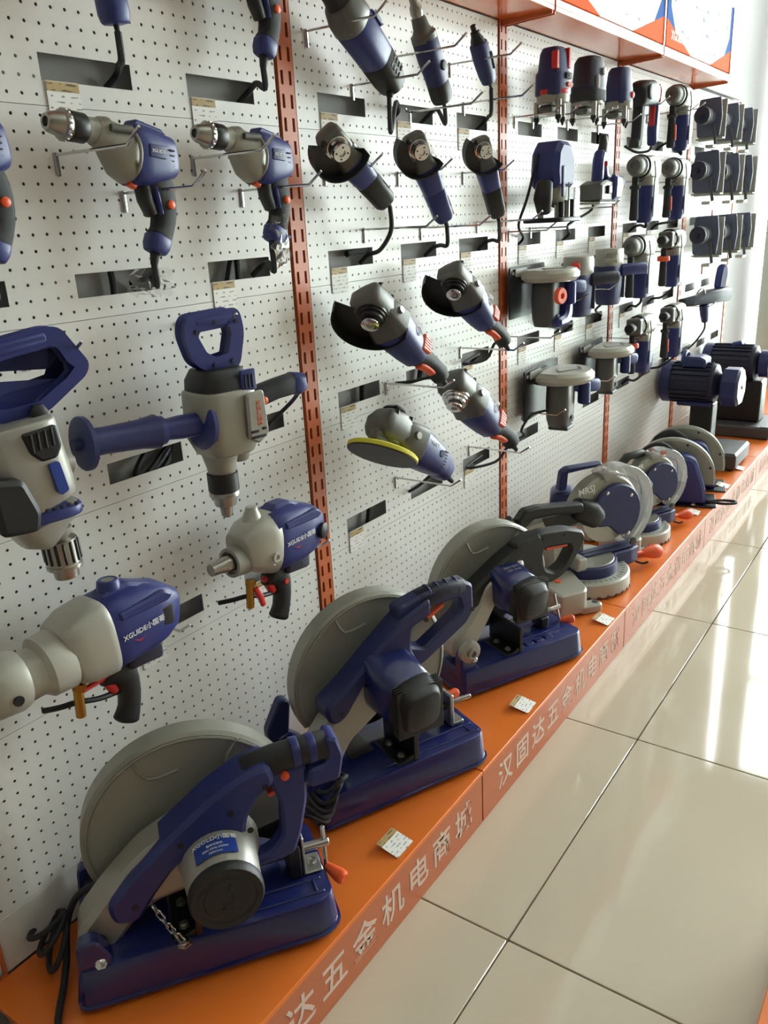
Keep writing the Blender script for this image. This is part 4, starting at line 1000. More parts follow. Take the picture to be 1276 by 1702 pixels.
laser_level('dark blue laser level with red bumpers and red band', 2.600, 1.690, .10, 'red', .98, -10)
laser_level('black booted laser level with round silver badge, between two other levels', 2.885, 1.706, .10, 'black', .98, -10)
laser_level('plain blue laser level with red button, beside the third upright', 3.175, 1.712, .10, 'plain', .98, -10)

# ---------------------------------------------------------------- router and planer
def router():
    t = hung('plunge_router', 'upright blue plunge router with clear guard and black side knob', 'router', 2.575, 1.372, .115, 0, 0, -6)
    bd = B().prism(rnd([(-.052, .10), (.050, .10), (.058, .13), (.058, .185), (.030, .232), (-.028, .236), (-.054, .205), (-.06, .15)], .006), -.05, .05, .014).part('motor_housing', 'blue', t)
    B().box((-.022, -.050, .118), (.016, .006, .09), .002).part('front_rib', 'blue_dark', bd)
    B().loft([(0, 0, .06, .036, .042), (0, 0, .10, .044, .048)], n=3).part('motor_collar', 'cast', t)
    B().prism(rrect(.175, .14, .04, 5), .0, .014, .003, 'xy').part('base_plate', 'black_metal', t)
    for x in (-.052, .052): B().cyl((x, .01, .012), (x, .01, .12), .010, seg=14).part('plunge_post', 'steel', t)
    B().loft([(-.085, -.02, .03, .022, .014), (-.092, -.02, .07, .030, .022), (-.082, -.02, .115, .026, .018)], n=2.4, seg=18, caps=.4).part('side_knob', 'black', t)
    B().loft([(.085, .03, .05, .02, .018), (.09, .03, .10, .022, .018)], n=2.4, seg=18, caps=.4).part('side_knob', 'black', t)
    for k, (x, h) in enumerate(((-.035, .045), (.0, .05), (.03, .052))):
        B().cyl((x, -.052, .014), (x, -.052, .014+h), .009, seg=12).part('turret_stop', 'black_metal' if k != 1 else 'steel', t)
    B().cyl((-.008, -.062, .02), (-.008, -.062, .115), .0022, seg=8).part('depth_rod', 'steel', t)
    B().prism(rnd([(.040, .006), (.072, .006), (.072, .10), (.040, .10)], .004), .052, .058, .001).part('clear_guard', 'clear_plastic', t)
    B().prism(rnd([(.068, .006), (.072, .006), (.072, .10), (.068, .10)], .001), .0, .055, .0005).part('clear_guard_side', 'clear_plastic', t)
    cord(t, [(.07, 2.49, 1.45), (.05, 2.47, 1.37)]+into_slot(3, 0, 3, -.05), start=(-.055, .02, .20))
router()
def planer():
    t = hung('hand_planer', 'blue hand planer lying on wires beside the third upright', 'planer', 2.965, 1.43, .12, 0, 0, 6)
    t.matrix_world = t.matrix_world @ Matrix.Scale(.9, 4)
    bpy.context.view_layer.update()
    bd = B().prism(rnd([(-.135, .0), (.13, .0), (.13, .045), (.095, .075), (-.05, .075), (-.135, .06)], .008), -.045, .045, .008).part('body', 'cast_dark', t)
    B().prism(rnd([(.02, .004), (.10, .004), (.145, .05), (.12, .092), (.03, .095)], .012), .030, .06, .010).part('belt_cover', 'blue', t)
    B().prism(rnd([(.03, .060), (.08, .064), (.105, .09), (.05, .10)], .004), .032, .050, .004).part('cover_plate', 'silver_light', t)
    B().prism(rnd([(-.06, .07), (-.045, .155), (-.02, .185), (.01, .18), (.05, .11), (.09, .09), (.09, .07), (.03, .075), (-.0, .135), (-.018, .14), (-.02, .075)], .008), -.02, .022, .008).part('handle', 'blue', t)
    B().loft([(.012, 0, .165, .020, .024), (.04, 0, .20, .018, .022), (.05, .005, .235, .014, .014)], n=2.4).part('rear_grip', 'black', t)
    B().box((.0, -.02, .135), (.014, .018, .02), .004).part('lock_button', 'red', t)
    B().lathe((.135, -.03, .065), (1, -.3, 0), [(0, .030), (.02, .030), (.025, .022), (.03, .014)], 20).part('depth_knob', 'blue', t)
    B().box((-.05, -.05, .04), (.05, .014, .03), .003).part('brush_cover', 'black', t)
    B().box((.0, 0, -.006), (.29, .085, .008), .002).part('sole', 'silver', t)
    cord(t, [(.10, 2.95, 1.405), (.06, 2.84, 1.36)]+into_slot(3, 1, 3, .03), start=(-.13, 0, .03))
planer()

# ---------------------------------------------------------------- circular saws (base plate against the wall, guard on top)
def circular_saw(label, Y, Z, X, knob, scale=1.0, yaw=4):
    t = hung('circular_saw', label, 'circular saw', Y, Z, X, 0, 0, yaw, 'circular saws hung base plate to the wall', scale)
    # base plate (vertical, against the panel)
    pl = B().prism(rnd([(-.150, -.085), (.165, -.085), (.165, .080), (-.150, .080)], .008), -.086, -.080, .001).part('base_plate', 'black_metal', t)
    B().prism([(-.135, .056), (.06, .056), (.06, .066), (-.135, .066)], -.0798, -.078, .0003).part('plate_scale', 'print_grey', pl)
    b = B(); b.prism(rnd([(-.12, .050), (-.02, .045), (-.01, .06), (-.02, .075), (-.12, .075)], .008), -.076, -.073, .0005); b.part('plate_lip', 'silver', pl)
    # upper guard: flat shell of half-round outline lying in x-y
    o = [(-.105, .06)]+arc(.0, .02, .118, 195, 345, 24)+[(.105, .06), (.06, .068), (-.03, .07)]
    g = B().prism(o, .030, .068, .012, 'xy').part('blade_guard', 'silver_light', t, label='pale grey half-round blade guard')
    B().prism(rnd([(-.06, .0), (.03, -.05), (.07, -.02), (.0, .03)], .01), .067, .072, .002, 'xy').part('guard_relief', 'silver', g)
    B().text('XGUIDE', .018, (.02, -.045, .0723), (1, .45, 0), (-.45, 1, 0)).part('guard_print', 'print_grey', g)
    B().lathe((.0, .02, .030), (0, 0, -1), [(0, .092), (.003, .092), (.0035, .02)], 36).part('saw_blade', 'steel', t)
    # motor hanging down
    m = B().loft([(-.02, .005, .024, .040, .046), (-.02, .005, -.03, .042, .048), (-.02, .005, -.09, .040, .046), (-.02, .005, -.115, .034, .038)], n=3.6, seg=24, caps=.12).part('motor', 'cast_dark' if not knob else 'dark_grey', t)
    B().lathe((-.02, -.038, -.09), (0, -1, 0), [(0, .010), (.003, .010), (.003, .006)], 14).part('brush_cap', 'black', m)
    # handles
    h1 = B().cyl((.045, -.055, .022), (.045, -.055, -.052), .021, bev=.004, seg=20).part('front_grip', 'blue', t)
    for z in (.018, .026): B().box((.045, -.03, z), (.03, .06, .004), .001).part('grip_bracket', 'steel', h1)
    B().loft([(.02, -.02, .012, .020, .016), (.07, -.05, .004, .022, .018), (.115, -.075, .0, .022, .018)], side=(0, 0, 1), n=3, seg=18, caps=.3).part('main_handle', 'blue', t)
    if knob:
        B().lathe((-.095, -.065, -.012), (-.3, -1, 0), [(0, .026), (.010, .027), (.016, .024), (.016, .010), (.010, .009)], 24).part('front_knob', 'orange', t, label='round orange front knob')
        B().prism(rnd([(-.05, -.12), (.05, -.12), (.075, -.09), (.075, .0), (.03, .02), (.03, -.07), (.01, -.085), (-.05, -.09)], .014), .02, .06, .010).part('rear_handle', 'blue', t)
    else:
        B().box((-.02, .0, -.122), (.07, .07, .012), .004).part('motor_end', 'blue' if scale < .9 else 'dark_grey', t)
    return t
t = circular_saw('circular saw with round orange knob, above the two other circular saws', 2.60, 1.163, .10, True, .98)
cord(t, [(.04, 2.72, 1.07), (.02, 2.74, 1.03)]+into_slot(3, 1, 2, -.05), start=(.05, .03, -.06))
t = circular_saw('circular saw with pale guard, lower row, nearer the second upright', 2.715, .808, .11, False, 1.06)
cord(t, [(.05, 2.58, .74), (.04, 2.52, .70), (.03, 2.56, .67), (.02, 2.51, .66), (.01, 2.54, .65)], start=(-.05, .03, -.06))
t = circular_saw('circular saw with pale guard, lower row, beside the third upright', 3.19, .830, .10, False, .95)
cord(t, [(.04, 3.28, .75), (.02, 3.32, .72)], start=(.05, .03, -.06))

# ---------------------------------------------------------------- upright trimmers with sideways grips
def trimmer(label, Y, Z, X, knob, scale=1.0):
    t = hung('upright_trimmer', label, 'trimmer', Y, Z, X, 0, 0, -12, 'upright trimmers in the third row', scale)
    B().loft([(0, 0, .10, .048, .052), (0, 0, .035, .048, .052)], n=3, seg=26, caps=.08).part('motor_top', 'silver', t)
    B().prism(rrect(.07, .012, .005), -.0505, -.046, .001, 'xz', (0, 0, .075)).part('top_slot', 'cast_dark', t)
    B().loft([(0, 0, .035, .050, .054), (0, 0, -.03, .050, .054), (0, 0, -.08, .048, .050), (0, 0, -.105, .040, .042)], n=3.4, seg=26, caps=.15).part('lower_body', 'blue_dark', t)
    g = B().loft([(.02, -.04, .020, .024, .022), (.07, -.06, .022, .022, .020), (.12, -.085, .022, .023, .021)], side=(0, 0, 1), n=2.6, seg=18, caps=.3).part('side_grip', 'blue' if knob == 0 else 'blue_black', t)
    B().lathe((.122, -.086, .022), (.85, -.5, 0), [(0, .021), (.004, .020), (.005, .014)], 18).part('grip_end', 'silver', g)
    B().box((.03, -.04, -.04), (.004, .03, .09), .001).part('front_strip', 'dark_grey', t)
    if knob: B().lathe((-.052, -.02, .070), (-.6, -1, 0), [(0, .018), (.012, .018), (.016, .012)], 8).part('lock_knob', 'red', t)
    else:
        for z in (.09, .06): B().cyl((-.06, -.02, z), (-.02, -.045, z), .010, seg=14).part('clamp_screw', 'cast', t)
    cord(t, [(.05, Y+.02, Z-.13)]+into_slot(3, 1 if knob else 2, 2, .08), start=(.02, .02, -.10))
    return t
trimmer('upright silver and blue trimmer with red lock knob, beside the orange-knobbed saw', 2.83, 1.155, .105, 1, .95)
trimmer('upright silver and blue trimmer with twin clamp screws, by the third upright', 3.13, 1.165, .105, 0, .95)

# ================================================================ fourth bay: rotary hammers
def rotary_hammer(label, Y, Z, X, nose='round', grip='plain', yaw=2, scale=1.0, motor='blue', bay=(4, 0, 3)):
    Z += .004
    t = hung('rotary_hammer', label, 'rotary hammer', Y, Z, X, 0, 0, yaw, 'rotary hammers in the fourth bay', scale)
    hd = B().loft([(-.07, 0, 0, .030, .030), (-.045, 0, 0, .040, .042), (.03, 0, .0, .042, .046), (.10, 0, -.006, .040, .046), (.13, 0, -.012, .034, .040)], n=3, seg=24, caps=.15).part('gear_head', 'silver', t)
    if nose == 'round':
        B().lathe((-.065, 0, 0), (-1, 0, 0), [(0, .038), (.012, .040), (.02, .036), (.022, .042), (.038, .043), (.045, .038), (.062, .036), (.085, .032), (.094, .026), (.094, .012), (.085, .011)], 26).part('bit_holder', 'cast_dark', t, label='stepped dark round bit holder')
    else:
        B().box((-.095, 0, 0), (.06, .066, .07), .006).part('nose_block', 'cast_dark', t)
        B().lathe((-.12, 0, 0), (-1, 0, 0), [(0, .022), (.04, .021), (.06, .022), (.066, .018), (.066, .010), (.06, .009)], 22).part('bit_holder', 'black', t, label='black sleeve bit holder')
        B().lathe((-.02, 0, 0), (-1, 0, 0), [(0, .042), (.006, .046), (.016, .046), (.022, .042)], 22).part('head_ring', 'steel', t)
    B().loft([(.045, 0, -.045, .038, .058), (.045, 0, -.075, .039, .060)], n=3.6, seg=24, caps=.06).part('motor_neck', 'cast', t)
    m = B().loft([(.045, 0, -.075, .041, .062), (.047, 0, -.14, .041, .062), (.05, 0, -.20, .039, .056), (.052, 0, -.215, .032, .046)], n=3.6, seg=24, caps=.1).part('motor', motor, t, label='upright blue motor housing')
    B().prism(rnd([(.085, -.05), (.115, -.04), (.118, -.13), (.10, -.19), (.09, -.12)], .006), -.03, .03, .006).part('rear_handle', motor, t)
    B().box((.03, -.0405, -.15), (.05, .003, .06), .001).part('side_panel', 'blue_dark', m)
    # side handle hanging straight down from a clamp ring
    b = B(); b.torus((-.07, 0, 0), (1, 0, 0), .043, .004, 22, 6); b.part('handle_clamp', 'black_metal', t)
    B().lathe((-.078, .014, -.040), (0, 0, -1), [(0, .014), (.03, .013), (.036, .022), (.044, .022), (.05, .0155), (.11, .017), (.165, .019), (.172, .014)], 18).part('side_handle', 'rubber', t)
    if grip == 'orange': B().loft([(-.078, -.003, -.12, .006, .004), (-.078, -.005, -.18, .006, .004)], side=(1, 0, 0)).part('handle_insert', 'orange', t)
    if grip == 'knob': B().lathe((-.078, .014, -.074), (0, 0, -1), [(0, .026), (.006, .030), (.020, .030), (.024, .024)], 10).part('clamp_knob', 'orange', t)
    B().tube([(-.02, -.045, .02), (-.012, -.05, -.03), (-.022, -.05, -.07), (-.022, -.05, -.20)], .003, 6, 4).part('depth_gauge', 'steel', t)
    hang(t, (.055, 0, -.22), bay[0], bay[1], bay[2], .06, sag=.08)
    return t
def jig_saw():
    t = hung('jigsaw', 'black-headed jigsaw-like tool with blue and red handle, top row of the fourth bay', 'jigsaw', 3.42, 1.80, .115, 0, 0, -2)
    B().loft([(-.09, 0, -.005, .038, .040), (-.05, 0, .005, .042, .045), (.02, 0, .012, .042, .044), (.06, 0, .012, .036, .038)], n=3, seg=24, caps=.2).part('gear_head', 'black', t)
    B().lathe((-.055, -.04, .006), (0, -1, 0), [(0, .026), (.006, .026), (.008, .02), (.008, .01)], 22).part('head_disc', 'dark_grey', t)
    B().prism(rnd([(.05, .045), (.085, .04), (.112, .0), (.118, -.10), (.105, -.16), (.085, -.175), (.075, -.12), (.085, -.03), (.06, .0)], .012), -.018, .02, .008).part('handle', 'blue', t)
    B().prism(rnd([(.078, -.03), (.086, -.03), (.080, -.10), (.072, -.10)], .003), -.008, .012, .002).part('trigger', 'red', t)
    B().tube([(.06, -.03, .04), (.08, -.03, .02), (.072, -.03, -.02)], .004, 6, 4).part('orange_edge', 'orange', t)
    B().prism(rnd([(-.075, -.035), (-.04, -.03), (-.055, -.18), (-.10, -.185), (-.10, -.16), (-.085, -.15)], .006), -.02, .018, .006).part('shoe_handle', 'rubber', t)
    cord(t, [(.11, 3.50, 1.612), (.08, 3.45, 1.608), (.05, 3.40, 1.63)], start=(.09, 0, -.172), r=.005)
jig_saw()
RH = [('rotary hammer with orange grip insert, top row, nearest the fourth upright', 3.86, 1.826, 'round', 'orange', (4, 1, 4)),
      ('rotary hammer with plain black grip, second row, nearer the third upright', 3.44, 1.548, 'round', 'plain', (4, 0, 3)),
      ('rotary hammer with orange grip insert, second row, nearer the fourth upright', 3.86, 1.549, 'round', 'orange', (4, 1, 3)),
      ('rotary hammer with stepped round nose, third row, nearer the third upright', 3.43, 1.255, 'round', 'plain', (4, 0, 2)),
      ('rotary hammer with orange clamp knob, third row, nearer the fourth upright', 3.86, 1.262, 'block', 'knob', (4, 1, 2)),
      ('rotary hammer with block nose and orange clamp knob, lowest row', 3.50, .935, 'block', 'knob', (4, 0, 1)),
      ('rotary hammer with round blue motor, lowest row, nearer the fourth upright', 3.95, .932, 'block', 'orange', (4, 1, 1))]
for lab, y, z, n, g, bay in RH: rotary_hammer(lab, y, z, .12, n, g, bay=bay, scale=.93)

# ================================================================ fifth bay: marble cutters hung in rows
def marble_cutter(label, Y, Z, X=.12, scale=1.0, m='blue_grey_hazed'):
    t = hung('marble_cutter', label, 'marble cutter', Y, Z, X, 0, 0, -6, 'marble cutters in the fifth bay', scale)
    B().loft([(-.12, 0, 0, .040, .042), (-.06, 0, 0, .046, .048), (0, 0, 0, .046, .048)], n=2.4, seg=22, caps=.12).part('motor', m, t)
    B().lathe((-.118, 0, 0), (-1, 0, 0), [(0, .050), (.010, .052), (.02, .050), (.022, .03), (.018, .012), (.026, .010)], 24).part('motor_end', 'blue_black', t)
    B().torus((-.10, 0, 0), (1, 0, 0), .047, .005, 22, 6).part('end_ring', 'silver_light', t)
    B().prism(rnd([(-.075, -.12), (.07, -.12), (.08, -.02), (.065, .105), (-.07, .11), (-.085, .0)], .012), -.018, -.002, .004, 'yz', (.0, 0, 0)).part('blade_cover', m, t)
    B().prism(rnd([(-.09, -.135), (.085, -.135), (.085, -.125), (-.09, -.125)], .003), .004, .05, .002, 'yz').part('sole_edge', 'silver_light', t)
    B().prism(rnd([(-.09, -.14), (.085, -.14), (.085, .10), (-.09, .10)], .006), .046, .052, .001, 'yz').part('base_plate', 'silver_light', t)
    B().cyl((-.03, -.04, -.05), (-.03, -.06, -.17), .010, seg=10).part('adjust_screw', 'dark_grey', t)
    B().box((-.02, -.03, -.18), (.08, .05, .02), .004).part('water_fitting', 'silver_light', t)
    return t
for row, z, ys in ((4, 1.785, (4.33, 4.66, 4.97)), (3, 1.552, (4.34, 4.73, 5.03)), (2, 1.262, (4.42, 4.80, 5.12))):
    nm = {4: 'top row', 3: 'second row', 2: 'third row'}[row]
    for i, y in enumerate(ys):
        w = ('nearest the fourth upright', 'in the middle of the three', 'nearest the shop front')[i]
        marble_cutter('dark marble cutter in the fifth bay, %s, %s' % (nm, w), y, z, scale=.8 if row != 4 else .72)
def spray_gun():
    t = hung('long_power_tool', 'long grey-blue tool with upright handle and hanging gun grip, fifth bay', 'power tool', 4.62, .935, .12, 0, 0, -18)
    B().loft([(-.26, 0, 0, .022, .020), (-.12, 0, .002, .030, .026), (-.04, 0, .01, .040, .036), (.13, 0, .012, .040, .038)], n=3.2, seg=20, caps=.15).part('body', 'blue_black', t)
    B().prism(rnd([(.04, .045), (.10, .045), (.115, .12), (.10, .17), (.06, .16), (.045, .10)], .014), -.02, .02, .008).part('upright_handle', 'blue', t)
    B().loft([(-.06, 0, -.03, .022, .026), (-.05, 0, -.08, .020, .020), (-.04, 0, -.115, .016, .016)], n=2.6).part('gun_grip', 'blue_dark', t)
    B().tube([(-.16, -.01, .02), (-.15, -.02, .05), (-.11, -.02, .06), (-.09, -.02, .03)], .005, 6, 4).part('wire_loop', 'steel', t)
    for z in (.0, .03): B().cyl((.13, 0, z), (.155, 0, z), .008, seg=10).part('end_screw', 'steel', t)
    cord(t, [(.10, 4.60, .77), (.06, 4.56, .70), (.02, 4.50, .66)], start=(-.04, 0, -.12), r=.005)
spray_gun()
# ================================================================ mitre saws
def clear_ring(t, cx, cz, ro, ri, a0, a1, t0, t1):
    o = arc(cx, cz, ro, a0, a1, 36)+arc(cx, cz, ri, a1, a0, 36)
    B().prism(o, t0, t1, .003).part('clear_guard', 'clear_plastic', t, label='clear plastic blade guard ring')
def mitre_saw(label, cx, cy, phi, scale, kind):
    m = Matrix.Rotation(R(phi), 3, 'Z')
    t = thing('mitre_saw', label, 'mitre saw', (cx, cy, PT), m, 'mitre saws on the plinth')
    t.matrix_world = t.matrix_world @ Matrix.Scale(scale, 4)
    # base: silver ring with side wings and foot
    b = B(); b.lathe((0, 0, .004), (0, 0, 1), [(0, .158), (.006, .164), (.050, .162), (.056, .156), (.056, .11), (.05, .105)], 44); base = b.part('base_ring', 'silver_light', t, label='pale cast base with angle scale')
    for k in range(26):
        a = R(-150+200*k/25); r0 = .140
        bb = B().at(Matrix.Translation((r0*math.cos(a), r0*math.sin(a), .0605)) @ Matrix.Rotation(a, 4, 'Z')); bb.box((0, 0, 0), (.010 if k % 3 else .016, .0018, .0012), .0002); bb.part('scale_mark', 'dark_grey', base)
    for k in range(10):
        a = R(-120+12*k); bb = B().at(Matrix.Translation((.163*math.cos(a), .163*math.sin(a), .010)) @ Matrix.Rotation(a, 4, 'Z')); bb.box((0, 0, 0), (.006, .012, .010), .001); bb.part('base_notch', 'dark_grey', base)
    for s, yw in ((-1, .215), (1, .13)):
        pl = [(-.245, .03*s), (-.09, .05*s), (-.135, (yw-.02)*s), (-.155, yw*s), (-.25, (yw-.005)*s)]
        w = B().prism(rnd(pl, .012), .006, .088, .006, 'xy').part('wing', 'silver_light', t)
        B().prism(rnd([(-.17, (yw-.05)*s), (-.095, (yw-.035)*s), (-.082, (yw-.01)*s), (-.095, (yw+.01)*s), (-.17, (yw+.0)*s)], .012), .0, .030, .005, 'xy').part('foot', 'silver_light', w)
        B().lathe((-.105, (yw-.015)*s, .0302), (0, 0, 1), [(0, .011), (.0008, .011), (.0008, .006)], 14).part('foot_hole', 'dark_grey', w)
        B().lathe((-.19, .11*s, .088), (0, 0, 1), [(0, .012), (.004, .011), (.004, .006)], 12).part('wing_screw', 'orange', w)
    # turntable and arm
    tt = B().lathe((0, 0, .058), (0, 0, 1), [(0, .118), (.002, .120), (.036, .118), (.040, .112), (.041, .02)], 40).part('turntable', 'blue_dark', t)
    B().lathe((0, 0, .099), (0, 0, 1), [(0, .108), (.003, .106), (.0035, .02)], 40).part('table_top', 'silver', tt)
    B().prism(rnd([(.02, -.045), (.19, -.035), (.235, -.02), (.235, .02), (.19, .035), (.02, .045)], .008), .035, .098, .006, 'xy').part('table_arm', 'blue_dark', t)
    B().box((.10, 0, .1045), (.24, .055, .007), .002).part('kerf_plate', 'blue_dark', tt)
    B().box((.10, 0, .1085), (.23, .006, .002), .0005).part('kerf_slot', 'black', tt)
    k = B().cyl((.235, 0, .055), (.275, 0, .05), .009, seg=12).part('clamp_rod', 'orange', t)
    B().lathe((.27, 0, .05), (1, 0, -.1), [(0, .010), (.015, .016), (.05, .026), (.075, .027), (.085, .020)], 18).part('clamp_knob', 'orange', t, label='orange cone-shaped clamp knob')
    B().tube([(.225, -.02, .035), (.25, -.03, .025), (.27, -.035, .028)], .004, 6, 4).part('detent_lever', 'black', t)
    # fence
    B().prism(rnd([(-.10, .095), (-.06, .095), (-.06, .14), (-.095, .14)], .006), .03, .10, .005).part('fence_half', 'silver_light', t)
    B().prism(rnd([(-.02, .095), (.03, .095), (.03, .15), (-.02, .15)], .006), -.20, -.03, .005).part('fence_half', 'silver_light', t)
    # head: silver upper cover, navy side plate, motor behind, black carrying arm
    ccx, ccz = .085, .245
    cov = arc(ccx-.01, ccz, .148, 20, 168, 28)+[(-.15, .285), (-.19, .30), (-.19, .255), (-.08, .23), (.02, .22)]
    cv = B().prism(cov, -.035, .028, .010).part('blade_cover', 'guard_grey', t, label='grey upper blade cover')
    B().text('MRSJ' if kind == 'big' else 'MR', .034, (-.015, -.0285, .352), (1, 0, .12), (-.12, 0, 1), bold=.01).part('cover_print', 'print_white', cv)
    B().lathe((.115, .012, ccz), (0, -1, 0), [(0, .118), (.003, .118), (.0035, .02)], 40).part('saw_blade', 'steel', t)
    sp = B().prism(rnd(arc(.105, .25, .108, -55, 150, 24)+[(.01, .235), (.03, .215), (.075, .21), (.12, .17)], .004), .028, .046, .005).part('side_plate', 'blue_dark', t, label='navy round side plate')
    for (x, z) in ((.06, .335), (.165, .31), (.03, .27), (.045, .25), (.16, .17)):
        bb = B(); bolt(bb, (x, -.046, z), (0, -1, 0), .005, .003); bb.part('screw', 'chrome', sp)
    clear_ring(t, .12, .26, .160, .122, -62, 118, -.03, .035)
    B().lathe((.19, -.036, .128), (0, -1, 0), [(0, .014), (.006, .014), (.008, .008)], 14).part('guard_pivot', 'dark_grey', t)
    B().loft([(-.06, -.03, .30, .035, .036), (-.01, -.035, .275, .042, .046), (.02, -.035, .25, .036, .038)], n=2.6, seg=20).part('motor_nose', 'black', t)
    if kind == 'big':
        B().prism(rnd([(-.315, .285), (-.325, .315), (-.295, .350), (-.24, .352), (-.09, .335), (-.06, .33), (-.06, .295), (-.10, .30), (-.25, .315), (-.285, .29)], .012), .035, .075, .007).part('strap_handle', 'black', t, label='long black strap handle')
        B().cyl((-.33, -.055, .30), (-.355, -.055, .325), .016, seg=14).part('handle_tip', 'black', t)
        B().prism(rnd([(-.27, .28), (-.08, .305), (-.04, .25), (-.10, .20), (-.20, .19), (-.27, .22)], .02), -.06, .03, .012).part('swing_arm', 'silver_light', t)
        B().prism(rnd([(-.20, .29), (-.06, .285), (-.05, .245), (-.17, .225)], .006), .029, .034, .001).part('arm_recess', 'black', t)
        B().prism(rnd([(-.055, .33), (-.045, .40), (-.02, .412), (.13, .408), (.135, .390), (-.015, .392), (-.02, .33)], .008), -.10, -.07, .006).part('carry_handle', 'blue_dark', t)
        B().loft([(-.02, .09, .27, .048, .05), (.03, .16, .27, .046, .048), (.05, .20, .268, .036, .04)], side=(0, 0, 1), n=3, seg=22).part('motor', 'blue_dark', t)
    else:
        B().lathe((-.10, -.01, .30), (-.75, -.1, .5), [(0, .022), (.03, .022), (.10, .026), (.102, .022), (.09, .020)], 20).part('dust_port', 'black', t)
        B().prism(rnd([(-.17, .15), (-.08, .16), (-.04, .25), (-.10, .29), (-.17, .25)], .02), -.06, .03, .012).part('swing_arm', 'silver_light', t)
        B().loft([(-.16, .0, .33, .018, .016), (-.05, .02, .40, .02, .018), (.04, .02, .405, .018, .016)], n=2.6, seg=16).part('carry_handle', 'black', t)
        B().loft([(-.02, .09, .27, .048, .05), (.03, .16, .27, .046, .048)], side=(0, 0, 1), n=3, seg=22).part('motor', 'blue_dark', t)
        B().box((.14, -.01, .395), (.03, .02, .02), .004).part('red_latch', 'red', t)
    B().prism(rnd([(-.16, .06), (-.06, .06), (-.06, .22), (-.10, .25), (-.17, .22)], .015), -.05, .04, .01).part('pivot_post', 'silver_light', t)
    return t
mitre_saw('nearer mitre saw with grey lettered cover and long black strap handle', .255, 2.575, 60, 1.0, 'big')
mitre_saw('farther mitre saw with black dust port pointing up, half hidden', .27, 3.09, 60, .84, 'small')

# ================================================================ hand-held disc saws standing on edge
def disc_saw(label, cx, cy, phi, scale, cordloop):
    t = thing('disc_saw', label, 'disc saw', (cx, cy, PT), Matrix.Rotation(R(phi), 3, 'Z'), 'hand-held disc saws on the plinth')
    t.matrix_world = t.matrix_world @ Matrix.Scale(scale, 4)
    B().prism(rnd([(-.17, -.09), (.17, -.09), (.17, .08), (-.17, .08)], .01), .0, .006, .001, 'xy').part('base_plate', 'black_metal', t)
    g = B().prism(arc(.0, .085, .165, -8, 188, 36), -.045, -.005, .008).part('blade_guard', 'guard_grey', t, label='grey half-round guard')
    for a in (20, 70, 120, 165): B().lathe((.15*math.cos(R(a)), .004, .085+.15*math.sin(R(a))), (0, -1, 0), [(0, .005), (.0025, .005), (.0025, .003)], 8).part('guard_screw', 'black', g)
    B().prism(rnd([(-.10, .006), (.135, .006), (.125, .07), (.085, .185), (.055, .20), (-.03, .195), (-.09, .12)], .02), .0, .075, .012).part('motor_housing', 'blue', t)
    B().loft([(-.02, -.07, .09, .05, .05), (-.02, -.13, .09, .045, .045)], side=(1, 0, 0), n=3, seg=22).part('motor', 'blue_black', t)
    B().tube([(.0, -.03, .20), (-.05, -.03, .23), (-.11, -.03, .20), (-.13, -.03, .14)], .016, 12, 4).part('handle', 'rubber', t)
    B().box((.05, -.076, .12), (.018, .006, .012), .002).part('switch', 'orange', t)
    bb = B(); bolt(bb, (.085, -.085, .01), (0, 0, 1), .008); bb.part('bolt', 'chrome', t)
    if cordloop:
        B().tube([(.12, -.05, .02), (.19, -.07, .016), (.24, -.05, .014), (.235, -.02, .012), (.18, -.02, .012), (.10, -.06, .012)], .0055, 8, 4).part('power_cord', 'rubber', t)
    return t
disc_saw('hand-held disc saw with blue housing and cord curling past the plinth edge', .262, 3.60, 16, 1.12, True)
disc_saw('hand-held disc saw behind the other, mostly its grey guard rim showing', .245, 3.84, 16, 1.12, False)

